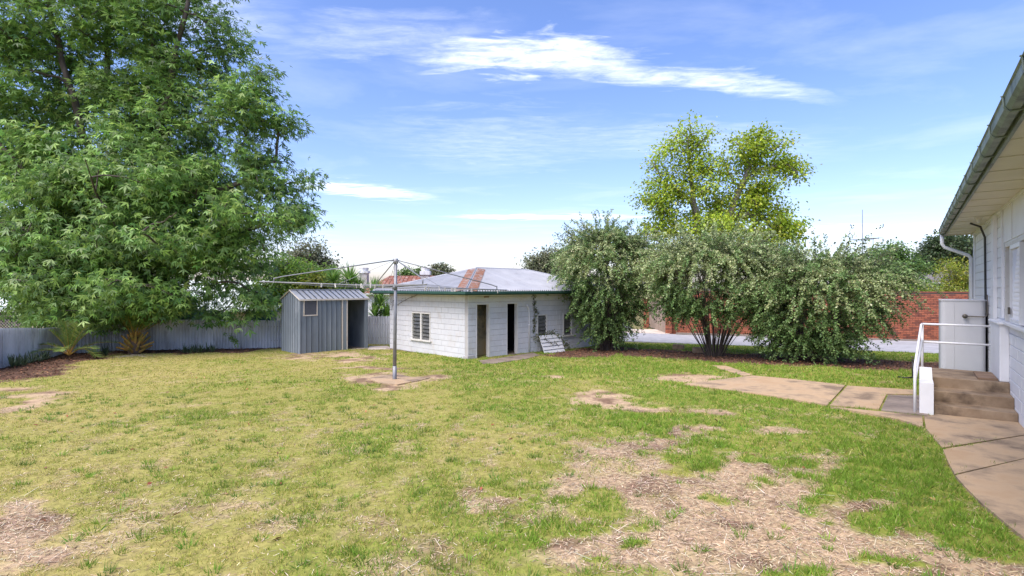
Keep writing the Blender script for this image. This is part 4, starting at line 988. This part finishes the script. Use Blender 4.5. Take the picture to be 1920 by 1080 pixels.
# arching shrubs
def arching_shrub(label, base_, H, rx, ry, seed, nspray, lean=(0, 0), low=.35, wild=14, sage=.5, taper=.62, vmin=-.95):
    t = thing('arching_shrub', label, 'shrub', base_, group='arching shrubs in the mulch bed')
    E = []; C = []; A = []; K = []
    B0 = np.zeros(3)
    # stems fanning out from the base
    stems = []
    for i in range(70):
        az = rng.uniform(0, 2 * np.pi); rr_ = rng.uniform(.25, 1.) ** .7
        tip = np.array([math.cos(az) * rx * rr_ * .75 + lean[0], math.sin(az) * ry * rr_ * .75 + lean[1], H * (.92 - .30 * rr_ ** 2) * rng.uniform(.72, 1.)])
        s0 = np.array([math.cos(az) * .28 * rr_, math.sin(az) * .28 * rr_, -.1]); P = []
        for s in np.linspace(0, 1, 7):
            q = s0 * (1 - s) + tip * s; q[:2] = s0[:2] * (1 - s ** 1.1) + tip[:2] * s ** 1.1; q += rng.normal(0, .03, 3) * s; P.append(q)
        r_ = rng.uniform(.010, .024)
        for a, b, k_ in zip(P[:-1], P[1:], range(6)): E.append((a, b, r_ * (1 - k_ / 7.5), r_ * (1 - (k_ + 1) / 7.5)))
        stems.append(np.array(P))
    S = np.concatenate(stems)
    def spray(p, d, L, droop, nl, kind):
        q = p.copy(); step = L / 7
        for k_ in range(7):
            d = d + np.array([0, 0, -droop]) ; d = d / np.linalg.norm(d); q2 = q + d * step
            E.append((q, q2, .007 * (1 - k_ / 8), .007 * (1 - (k_ + 1) / 8)))
            m_ = max(1, int(nl / 7)); s = rng.random((m_, 1))
            C.append(q + (q2 - q) * s + rng.normal(0, .026, (m_, 3))); sd_ = rng.normal(0, 1, (m_, 3)); A.append(sd_ + d * .9); K.append(np.full(m_, kind)); q = q2
    for i in range(nspray):
        # a point on the crown
        az = rng.uniform(0, 2 * np.pi); v = rng.uniform(vmin, 1.); ring = math.sqrt(1 - v * v) if v > 0 else (1 - abs(v) ** 1.3 * taper)
        inn = rng.uniform(.35, 1.0) ** .6
        hz_ = H * (low + (1 - low) * (.5 + .5 * v) ** .9) if v > 0 else H * (low + (1 - low) * .5) * (1 + v * .88)
        lump = 1.0 + .16 * math.sin(3 * az + seed) + .10 * math.sin(5 * az + 2.3 * seed + 3 * v)
        p = np.array([math.cos(az) * rx * ring * inn * lump + lean[0] * max(0, hz_ / H), math.sin(az) * ry * ring * inn * lump + lean[1] * hz_ / H, hz_ * (.80 + .18 * inn)])
        if p[2] < .12: continue
        out = np.array([math.cos(az) * ring, math.sin(az) * ring, .45 + .5 * max(v, 0)]) + rng.normal(0, .3, 3); out /= np.linalg.norm(out)
        kind = 1 if (rng.random() < sage and v > -.12) else 0
        spray(p - out * .25, out, rng.uniform(.6, 1.45), rng.uniform(.12, .34), 84, kind)
        if i % 3 == 0:
            j = int(np.argmin(np.linalg.norm(S - p, axis=1))); E.append((S[j], p - out * .25, .011, .007))
    for i in range(wild):        # long whips above the crown
        az = rng.uniform(0, 2 * np.pi); p = np.array([math.cos(az) * rx * .55 + lean[0], math.sin(az) * ry * .55 + lean[1], H * rng.uniform(.70, .86)])
        d = np.array([math.cos(az) * .8, math.sin(az) * .5, 1.]) + rng.normal(0, .2, 3); d /= np.linalg.norm(d)
        spray(p, d, rng.uniform(1.0, 1.7), rng.uniform(.06, .15), 60, 2)
    C = np.concatenate(C); A = np.concatenate(A); K = np.concatenate(K).astype(int); n = len(C)
    colr = np.where((K == 1)[:, None], palette(n, [(.34, .40, .175), (.42, .47, .245), (.28, .35, .13)], [.45, .25, .3], .10), palette(n, [(.125, .215, .065), (.175, .27, .085), (.22, .32, .11)], [.42, .4, .18], .12))
    colr = np.where((K == 2)[:, None], palette(n, [(.08, .11, .045), (.12, .14, .06)], None, .2), colr)
    l1 = link('crown', leaves('crown', C, A, rng.normal(0, .6, (n, 3)) + np.array([0, 0, 1.]), rng.uniform(.05, .088, n), OVAL, m_small, colr), t)
    l2 = link('stems', tubes('stems', E, m_bark, 4), t)
    return t
b1, b2, b3 = G(1140, 656), G(1338, 667), G(1512, 676)
arching_shrub('leftmost arching shrub, tall and upright, beside the white outbuilding', b1, 5.0, 1.85, 1.7, 1.3, 1150, (-.15, -.1), .40, 70, .55, .85, -.95)
arching_shrub('middle arching shrub with bare fanning stems below a wide sage crown', b2, 4.3, 2.55, 2.1, 2.9, 1250, (.0, 0), .50, 45, .72, .9, -.55)
arching_shrub('rightmost arching shrub, low and broad, in front of the brick wall', b3, 3.5, 2.25, 1.9, 4.4, 1200, (.45, 0), .40, 60, .6, .7, -.93)

# background greenery
GR = [(.07, .14, .035), (.11, .2, .045), (.16, .27, .055)]
LG = [(.15, .28, .04), (.23, .38, .05), (.30, .44, .06)]
GUM = [(.12, .145, .075), (.17, .19, .10), (.22, .23, .13)]
def bgtree(name, label, Y, px_, pyt, pyb, clumps, n, per, spread, size, cols, r=.18, tm=OVAL, **kw):
    tree(name, label, Y, px_, [[(px_, pyb), (px_, (pyt + pyb) / 2), (px_, pyt + .2 * (pyb - pyt))]], clumps, n, per, spread, size, tm, cols, r, m_barkl, gzv=-.7, **kw)
bgtree('gum_tree', 'grey-green gum tree rising behind the garden shed', 34, 578, 452, 620, [(578, 470, 26, 22), (560, 492, 28, 22), (600, 492, 24, 16), (580, 515, 50, 22)], 220, 34, .32, .17, GUM)
bgtree('leafy_tree', 'bright green leafy tree above the left end of the shed', 29, 545, 480, 620, [(520, 525, 46, 34), (560, 530, 40, 26), (595, 520, 34, 20), (540, 500, 30, 18), (620, 545, 30, 22), (505, 555, 30, 26)], 330, 32, .28, .15, LG)
bgtree('yellow_shrub', 'yellowish leafy shrub above the shed roof', 28, 600, 512, 620, [(598, 526, 20, 14), (582, 545, 22, 16), (615, 548, 26, 16)], 110, 30, .22, .13, [(.28, .33, .03), (.36, .38, .05)], r=.07, cat='shrub')
bgtree('hedge_shrub', 'dark green shrub behind the fence below the big tree, left part', 24.5, 150, 520, 640, [(110, 575, 60, 40), (180, 570, 60, 40), (80, 590, 40, 26), (240, 575, 50, 36)], 330, 32, .25, .14, GR, r=.1, cat='shrub')
bgtree('hedge_shrub', 'green shrub behind the fence right of the palm', 24.5, 350, 530, 640, [(330, 590, 50, 20), (390, 598, 40, 12), (290, 580, 40, 26)], 280, 32, .24, .14, GR + LG[:1], r=.1, cat='shrub')
bgtree('gum_tree', 'dark olive gum tree at the right end of the outbuilding roof', 40, 1025, 470, 640, [(1010, 497, 24, 18), (1035, 488, 24, 18), (1050, 500, 30, 24)], 220, 34, .36, .2, GUM)
bgtree('distant_tree', 'small dark tree on the horizon right of the clothesline head', 90, 825, 498, 560, [(828, 506, 14, 8), (815, 512, 16, 6), (838, 512, 8, 5)], 90, 26, .5, .4, GUM)
bgtree('distant_tree', 'low rounded tree on the horizon over the rusty roof', 95, 762, 508, 560, [(762, 514, 14, 5)], 50, 26, .5, .4, GR)
bgtree('distant_tree', 'small tree beside the farther chimney on the horizon', 92, 793, 505, 560, [(792, 513, 8, 5)], 40, 26, .5, .4, GR)
bgtree('evergreen_tree', 'dark dense evergreen tree seen past the house eaves', 45, 1790, 440, 600, [(1790, 468, 48, 22), (1760, 485, 30, 18), (1810, 480, 34, 24), (1770, 455, 24, 10)], 420, 34, .42, .24, [(.04, .07, .028), (.06, .095, .035), (.09, .13, .05)])
bgtree('street_tree', 'green tree below the two antennas', 38, 1665, 455, 620, [(1668, 475, 28, 16), (1635, 487, 26, 14), (1690, 490, 26, 14), (1720, 500, 26, 10), (1650, 505, 60, 16)], 300, 32, .3, .17, GR)
bgtree('golden_shrub', 'golden green shrub standing over the brick wall beside the downpipe', 25.5, 1795, 490, 640, [(1792, 512, 26, 24), (1783, 540, 28, 24), (1810, 540, 26, 28), (1775, 560, 16, 16), (1805, 575, 26, 26)], 330, 32, .2, .12, [(.26, .31, .03), (.20, .28, .025), (.38, .37, .06)], r=.08, cat='shrub', tm=NARROW)
bgtree('hedge_shrub', 'light green shrub behind the top of the brick wall', 29.5, 1700, 520, 640, [(1690, 540, 36, 14), (1730, 545, 26, 10)], 160, 30, .24, .13, LG, r=.08, cat='shrub')
bgtree('distant_tree', 'far grey-green tree on the horizon between the outbuilding and the brick wall', 80, 1180, 505, 580, [(1180, 525, 60, 20), (1120, 530, 50, 14)], 160, 28, .5, .4, GUM)
# sword-leaved yuccas and palms
def sword_plant(name, label, loc, heads, n, L, wd_, cols, trunk_r=.06, cat='plant', group=None, stiff=.5):
    t = thing(name, label, cat, loc, group=group); C = []; V = []; Fc = []; colr = []; E = []
    for (hx, hy, hz_) in heads:
        if hz_ > .3: E.append(((hx * .4, hy * .4, -.1), (hx, hy, hz_), trunk_r, trunk_r * .8))
        for i in range(n):
            az = rng.uniform(0, 2 * np.pi); el = rng.uniform(-.25 if hz_ > .3 else .35, 1.45); d = np.array([math.cos(az) * math.cos(el), math.sin(az) * math.cos(el), math.sin(el)])
            l = L * rng.uniform(.75, 1.1); p0 = np.array([hx, hy, hz_]) + d * .04; sd_ = np.cross(d, [0, 0, 1.]); sd_ = sd_ / max(np.linalg.norm(sd_), 1e-3); nn = np.cross(sd_, d)
            p1 = p0 + d * l * .5; p2 = p0 + d * l - np.array([0, 0, (1 - stiff) * l * .3 * math.cos(el)])
            b = len(V); w_ = wd_ * rng.uniform(.8, 1.2)
            V += [p0 - sd_ * w_ * .6, p0 + sd_ * w_ * .6, p1 + sd_ * w_ + nn * w_ * .3, p1 - sd_ * w_ + nn * w_ * .3, p2 + sd_ * w_ * .08, p2 - sd_ * w_ * .08]
            Fc += [(b, b + 1, b + 2, b + 3), (b + 3, b + 2, b + 4, b + 5)]
            cc = palette(1, cols)[0]; colr += [cc] * 6
    link('leaves', nmesh('leaves', np.array(V), Fc, m_leaf, np.array(colr)), t)
    if E: link('stem', tubes('stem', E, m_barkl, 7), t)
    return t
YC = [(.20, .36, .06), (.30, .48, .09), (.38, .54, .15)]
y1 = ray(625, 540, 26.5); sword_plant('yucca', 'spiky yucca behind the shed roof, left head with dark stem', (y1.x, 26.5, -.6), [(0, 0, 2.95)], 170, .95, .03, YC)
y2 = ray(655, 540, 26.0); sword_plant('yucca', 'bright spiky yucca above the right end of the shed roof', (y2.x, 26., -.6), [(0.05, 0, 2.85), (.35, .2, 2.2), (-.35, .1, 2.0)], 170, 1.1, .036, YC)
y3 = ray(712, 540, 24.6); sword_plant('yucca', 'spiky yucca between the shed and the white outbuilding', (y3.x, 24.6, -.6), [(.05, 0, 1.75), (-.25, .1, 2.35), (.3, .05, 1.2), (-.2, -.1, 1.2)], 150, .85, .028, YC)
def frond(L, arch, nl, wl_, cols, bare=.25):
    """returns V,F,col for leaflets and edges for the rachis, along +x rising"""
    V = []; Fc = []; cl_ = []; P = []
    for s in np.linspace(0, 1, 12): P.append(np.array([L * math.sin(arch * s) / max(arch, .1), 0, L * (1 - math.cos(arch * s)) / max(arch, .1) * -1]))
    return P
def palm(name, label, loc, fr, nl, cols, stubs=0):
    t = thing(name, label, 'palm', loc)
    if stubs:
        MB().tube([(0, 0, -.1), (0, 0, .3), (0, 0, .62)], [.20, .23, .13], 10).build('trunk', m_wood, t, True)
        for i in range(stubs):
            az = i * 2.4 + random.uniform(-.2, .2); lv = i / stubs; r0 = .2 - .08 * lv; z0 = .04 + .5 * lv; el = .35 + lv * .75; l = random.uniform(.18, .55); el += random.uniform(-.25, .3)
            ca, sa = math.cos(az), math.sin(az); p0 = Vector((ca * r0, sa * r0, z0)); d = Vector((ca * math.cos(el), sa * math.cos(el), math.sin(el)))
            MB().tube([p0 - d * .05, p0 + d * l * .5, p0 + d * l], [.06, .045, .03], 6).build('frond_stub', m_stub, t)
    for (az, el, L, droop) in fr:
        V = []; Fc = []; colr = []; E = []
        d = np.array([math.cos(az) * math.cos(el), math.sin(az) * math.cos(el), math.sin(el)]); p = np.array([0, 0, .55 if stubs else .1]) ; step = L / 12
        for k_ in range(12):
            q = p + d * step; E.append((p, q, .016 * (1 - k_ / 13), .016 * (1 - (k_ + 1) / 13)))
            if k_ >= 3:
                sd_ = np.cross(d, [0, 0, 1.]); sd_ /= max(np.linalg.norm(sd_), 1e-3); nn = np.cross(sd_, d)
                for u_ in np.linspace(0, 1, nl, endpoint=False):
                    for sg_ in (1, -1):
                        ll = L * .26 * math.sin(math.pi * min(1, (k_ + u_ - 2) / 10.5)) ** .5 * rng.uniform(.85, 1.1) + .03
                        b0 = p + (q - p) * u_; ld = sd_ * sg_ * .8 + d * .65 + nn * .25 + rng.normal(0, .06, 3); ld /= np.linalg.norm(ld)
                        b = len(V); wv = d * .011; V += [b0 - wv, b0 + wv, b0 + ld * ll * .6 + wv - np.array([0, 0, .01]), b0 + ld * ll - np.array([0, 0, .05 * ll])]
                        Fc.append((b, b + 1, b + 2, b + 3)); colr += [palette(1, cols)[0]] * 4
            p = q; d = d + np.array([0, 0, -droop / 12]); d /= np.linalg.norm(d)
        f_ = link('frond', nmesh('frond', np.array(V), Fc, m_leaf, np.array(colr)), t)
        link('rachis', tubes('rachis', E, m_stub, 5), f_)
    return t
PC = [(.15, .24, .05), (.21, .31, .07), (.28, .35, .09)]
pb = G(252, 662)
palm('stubby_palm', 'stubby palm with orange cut frond bases in front of the fence', pb, [(rng.uniform(0, 6.28), rng.uniform(.75, 1.4), rng.uniform(1.5, 2.2), rng.uniform(.4, 1.0)) for _ in range(22)], 4, PC, 26)
pb2 = G(130, 672)
palm('young_palm', 'small feathery young palm against the left fence', pb2, [(rng.uniform(0, 6.28), rng.uniform(.6, 1.45), rng.uniform(1.0, 1.5), rng.uniform(.9, 1.7)) for _ in range(13)], 4, PC)
SC_ = [(.05, .085, .045), (.075, .115, .06), (.10, .14, .08)]
ORD = ['leftmost', 'second from the left', 'third from the left', 'third from the right', 'second from the right', 'rightmost']
for i, (px_, py_) in enumerate([(346, 663), (356, 663), (366, 662), (376, 662), (388, 661), (398, 661)]):
    sword_plant('strap_leaf_plant', ORD[i] + ' of the dark strap-leaved plants at the foot of the back fence', G(px_, py_), [(0, 0, .0)], 26, .38, .016, SC_, group='strap-leaved row by the back fence')
for i, (px_, py_) in enumerate([(22, 690), (34, 688), (46, 686), (60, 682), (74, 679), (86, 676)]):
    sword_plant('strap_leaf_plant', ORD[i] + ' of the dark strap-leaved plants at the left side fence', G(px_, py_), [(0, 0, .0)], 26, .42, .016, SC_, group='strap-leaved row by the side fence')
sword_plant('strap_leaf_plant', 'lone strap-leaved clump just left of the stubby palm', G(198, 668), [(0, 0, 0)], 40, .45, .016, SC_)
DF = [(.33, .26, .15), (.42, .35, .22)]
fb = MB(); p0 = G(226, 672)
for i in range(6):
    a = random.uniform(-.5, .9); L = random.uniform(.4, .9); x, y = random.uniform(-.3, .3), random.uniform(-.2, .2)
    fb.tube([(x, y, .05), (x + L * .6 * math.cos(a), y + L * .6 * math.sin(a), .10), (x + L * math.cos(a), y + L * math.sin(a), .04)], .006, 4)
fb = fb.build('dead_fronds', m_barkl); fb.location = p0; tag(fb, 'pale dead palm stalks fallen in front of the stubby palm', 'dead stalks', kind='stuff')
# ivy on walls and fence
def vine(label, curve, nleaf, spread, mat_w, size=.06, cols=None, wood=True):
    P = [np.array(mat_w @ Vector(p)) for p in curve]
    t = thing('ivy_vine', label, 'vine', tuple(P[0])); o_ = np.array(P[0])
    E = [(a - o_, b - o_, .009, .007) for a, b in zip(P[:-1], P[1:])]
    C = []
    for a, b in zip(P[:-1], P[1:]):
        n = max(2, int(nleaf * np.linalg.norm(b - a))); C.append(a + (b - a) * rng.random((n, 1)) + rng.normal(0, spread, (n, 3)) - o_)
    C = np.concatenate(C); n = len(C)
    link('stem', tubes('stem', E, m_bark, 4), t)
    link('leaves', leaves('leaves', C, rng.normal(0, 1, (n, 3)) + np.array([0, -.2, -.6]), rng.normal(0, .4, (n, 3)) + np.array([0, -1, .4]), rng.uniform(.7, 1.3, n) * size, OVAL, m_leaf, palette(n, cols or [(.06, .09, .035), (.10, .15, .05), (.14, .13, .06)])), t)
OM = OB.matrix_basis
vine('ivy strand hanging down the outbuilding wall from the gutter', [(3.22, -.08, 1.75), (3.26, -.05, 1.4), (3.30, -.05, 1.1), (3.28, -.05, .8), (3.26, -.05, .55), (3.24, -.05, .3)], 170, .045, OM, .055)
vine('ivy strand reaching from the hanging vine to the louvre window', [(3.32, -.06, 1.2), (3.42, -.06, 1.05), (3.52, -.06, .98)], 60, .03, OM, .05)
vine('bushy ivy climbing over the leaning panel to the ground', [(3.2, -.1, .12), (3.5, -.15, .08), (3.9, -.12, .15), (4.2, -.15, .20), (4.5, -.25, .05), (4.7, -.35, -.15), (4.85, -.42, -.35), (4.9, -.45, -.5)], 190, .07, OM, .06)
vine('thin ivy shoots trailing over the boards of the leaning panel', [(3.6, -.28, .05), (3.75, -.40, -.1), (3.9, -.45, -.2), (4.1, -.40, -.12), (4.2, -.5, -.3)], 50, .04, OM, .045)
vine('dry brown vine tendrils under the gutter on the left outbuilding wall', [(-.06, 3.0, 1.74), (-.05, 3.6, 1.6), (-.05, 4.1, 1.45), (-.05, 4.5, 1.3), (-.05, 4.75, 1.5), (-.05, 4.9, 1.1)], 26, .05, OM, .035, [(.10, .07, .045), (.13, .1, .06)])
fv = ray(438, 640, 21.35)
from mathutils import Matrix
vine('small green vine sprig hanging on the corrugated fence', [tuple(ray(432, 628, 21.1)), tuple(ray(437, 636, 21.0)), tuple(ray(445, 645, 20.95))], 220, .06, Matrix.Identity(4), .07, LG)

# ---------------------------------------------------------------- lawn grass, straw, litter
def in_slab(x, y):
    """keep blades off the concrete and out of the buildings"""
    lx = (x - H0[0]) * HD[0] + (y - H0[1]) * HD[1]; lu = (x - H0[0]) * HN[0] + (y - H0[1]) * HN[1]
    bad = lu < .03
    bad |= (lu < 1.35) & (lx > -.1) & (lx < 2.5)
    for pl_ in SLABS:
        px_, py_ = pl_[:, 0], pl_[:, 1]; ins = np.zeros(len(x), bool); j = len(pl_) - 1
        for i in range(len(pl_)):
            c = ((py_[i] > y) != (py_[j] > y)) & (x < (px_[j] - px_[i]) * (y - py_[i]) / (py_[j] - py_[i] + 1e-12) + px_[i]); ins ^= c; j = i
        bad |= ins
    for (fx, fy, ax, ay, L, W_) in ((-1.52, 17.6, .719, .695, 8, 5.1), (-8.04, 19.4, .662, .751, 2.93, 1.5)):
        u = (x - fx) * ax + (y - fy) * ay; v = -(x - fx) * ay + (y - fy) * ax; bad |= (u > -.03) & (u < L) & (v > -.03) & (v < W_)
    return bad
SLABS = [np.array([(v.co.x, v.co.y) for v in o.data.vertices][:len(o.data.vertices) // 2]) for o in list(path.children) + [pad, apron, sapron, rd]]
FY = np.array([p[1] for p in FENCE]); 
def scatter(n, y0, y1, pw=1.):
    y = y0 + (y1 - y0) * rng.random(n); k = rng.uniform(-1.06, 1.06, n); x = k * y
    return x, y, np.abs(y)
def beyond_fence(x, y):
    b = np.zeros(len(x), bool)
    P = np.array(FENCE)
    o_ = np.argsort(P[2:, 0]); yf = np.interp(x, P[3:, 0], P[3:, 1]); b |= (x < -4.6) & (y > yf - .05)
    xf = np.interp(y, P[:3, 1], P[:3, 0]); b |= x < xf + .05
    return b
def blades(name, label, dens, y0, y1, hmin, hmax, wmin, wmax):
    area = 1.06 * (y1 ** 2 - y0 ** 2); n = int(area * dens)
    u = rng.random(n); y = np.sqrt(y0 ** 2 + u * (y1 ** 2 - y0 ** 2)); x = rng.uniform(-1.06, 1.06, n) * y
    c, mu, dr, n2, ba = cover(x, y)
    tuft = fbm(x, y, 9., 3, 55)
    keep = (rng.random(n) < (c - .12) * np.clip(.5 + (tuft - .47) * 4.5, .12, 1.2)) & ~in_slab(x + (fbm(x, y, 4., 3, 61) - .5) * .34, y + (fbm(x, y, 4., 3, 62) - .5) * .34) & ~beyond_fence(x, y)
    x, y, c, dr, n2, tuft = x[keep], y[keep], c[keep], dr[keep], n2[keep], tuft[keep]; n = len(x)
    gzv = -SL * np.minimum(y, 24) + (fbm(x, y, 1.2, 3, 90) - .5) * .05 + (fbm(x, y, 8., 2, 91) - .5) * .02 - .004 - .004
    pxx, pyy = px_of(x, y)
    lush = np.clip((.62 - dr) * 2.2, 0, 1); gr = np.clip(field(GREEN, pxx, pyy, .8), 0, 1); lush = np.maximum(lush, gr * .9)
    az = rng.uniform(0, 2 * np.pi, n); tilt = rng.uniform(.25, 1.15, n)
    A = np.stack([np.cos(az) * np.sin(tilt), np.sin(az) * np.sin(tilt), np.cos(tilt)], 1)
    h = rng.uniform(hmin, hmax, n) * (.65 + .6 * lush + .5 * (tuft - .4) + .45 * gr)
    isdry = rng.random(n) < np.clip(.10 + dr * .60 - gr * .22 + (tuft - .5) * .5, .06, .9)
    green = lerp((.265, .325, .042), (.17, .285, .032), lush) * (1 + rng.normal(0, .2, (n, 1)))
    yel = palette(n, [(.43, .385, .11), (.36, .335, .075), (.50, .42, .18)], None, .15)
    col = np.clip(np.where(isdry[:, None], yel, green), .01, .8)
    C = np.stack([x, y, gzv], 1)
    me = leaves(name, C, A, rng.normal(0, 1, (n, 3)), h, BLADE, m_grass, col, rng.uniform(wmin, wmax, n))
    return tag(link(name, me), label, 'grass', kind='stuff')
blades('lawn_grass', 'short patchy green and straw lawn grass nearest the camera', 5200, 3.2, 6.5, .03, .07, .006, .011)
blades('lawn_grass', 'short patchy lawn grass across the middle of the yard', 2300, 6.5, 11.5, .035, .07, .009, .016)
blades('lawn_grass', 'lawn grass round the clothesline and up to the outbuilding', 820, 11.5, 24, .04, .08, .016, .028)
# straw and dead runners on the bare soil
def straw(n, y0, y1, lmin, lmax, wd_, flat, cols, sel, name, label):
    u = rng.random(n); y = np.sqrt(y0 ** 2 + u * (y1 ** 2 - y0 ** 2)); x = rng.uniform(-1.05, 1.05, n) * y
    c, mu, dr, n2, ba = cover(x, y); keep = (rng.random(n) < sel(c, mu)) & ~in_slab(x, y) & ~beyond_fence(x, y); x, y = x[keep], y[keep]; n = len(x)
    z = -SL * np.minimum(y, 24) + (fbm(x, y, 1.2, 3, 90) - .5) * .05 + (fbm(x, y, 8., 2, 91) - .5) * .02 + .002 + rng.random(n) * .012
    az = rng.uniform(0, 2 * np.pi, n); A = np.stack([np.cos(az), np.sin(az), rng.normal(0, flat, n)], 1)
    S = rng.uniform(lmin, lmax, n)
    me = leaves(name, np.stack([x, y, z], 1), A, rng.normal(0, flat * 1.2, (n, 3)) + np.array([0, 0, 1.]), S, (np.array([[0, .5, 0], [0, -.5, 0], [1, -.4, 0], [1, .4, 0]]), np.array([[0, 1, 2, 3]])) if wd_[1] < .02 else OVAL, m_litter, palette(n, cols, None, .22), rng.uniform(*wd_, n))
    return tag(link(name, me), label, 'litter', kind='stuff')
straw(150000, 3.2, 9.5, .02, .07, (.003, .0065), .12, [(.43, .33, .20), (.52, .41, .27), (.31, .22, .13), (.20, .13, .085), (.60, .50, .36)], lambda c, mu: np.clip(1.05 - c, .10, 1) * (mu < .5), 'straw', 'dry straw and dead grass stems covering the bare soil')
straw(5000, 3.2, 8.5, .08, .22, (.003, .0055), .06, [(.52, .43, .32), (.33, .25, .18), (.60, .52, .42)], lambda c, mu: np.clip(.9 - c, 0, 1) * (mu < .5), 'dead_runners', 'long pale dead grass runners on the bare soil')
straw(60000, 12, 24, .05, .11, (.03, .06), .35, [(.14, .075, .05), (.20, .10, .06), (.09, .055, .04), (.30, .15, .08)], lambda c, mu: mu * .95, 'leaf_mulch', 'brown and reddish fallen leaf mulch under the shrubs and by the fence')
straw(2600, 3.2, 17, .05, .10, (.035, .06), .3, [(.23, .07, .04), (.32, .13, .06), (.40, .25, .12), (.16, .07, .05)], lambda c, mu: .12 + .0 * c, 'fallen_leaves', 'scattered reddish brown fallen leaves on the lawn')

def tufts(n, y0, y1):
    u = rng.random(n); y = np.sqrt(y0 ** 2 + u * (y1 ** 2 - y0 ** 2)); x = rng.uniform(-1., 1., n) * y
    c, mu, dr, n2, ba = cover(x, y); keep = (rng.random(n) < np.where(c < .5, .30, .5)) & (mu < .3) & ~in_slab(x, y) & ~beyond_fence(x, y); x, y = x[keep], y[keep]; n = len(x)
    per = 26; idx = np.repeat(np.arange(n), per); big = rng.uniform(.5, 1.25, n)
    az = rng.uniform(0, 2 * np.pi, n * per); tl = rng.uniform(.1, 1.05, n * per)
    A = np.stack([np.cos(az) * np.sin(tl), np.sin(az) * np.sin(tl), np.cos(tl)], 1); r_ = rng.random(n * per) ** .5 * .05 * big[idx]
    xx = x[idx] + np.cos(az) * r_; yy = y[idx] + np.sin(az) * r_
    z = -SL * np.minimum(yy, 24) + (fbm(xx, yy, 1.2, 3, 90) - .5) * .05 + (fbm(xx, yy, 8., 2, 91) - .5) * .02 - .006
    tint = palette(n, [(.15, .27, .03), (.20, .32, .04), (.12, .22, .035)])[idx] * (1 + rng.normal(0, .12, (n * per, 1)))
    me = leaves('grass_tufts', np.stack([xx, yy, z], 1), A, rng.normal(0, 1, (n * per, 3)), rng.uniform(.05, .11, n * per) * big[idx], BLADE, m_grass, np.clip(tint, .01, .8), rng.uniform(.006, .011, n * per))
    tag(link('grass_tufts', me), 'small fresh green grass tufts dotted over the lawn and bare soil', 'grass', kind='stuff')
tufts(1500, 3.2, 11.)
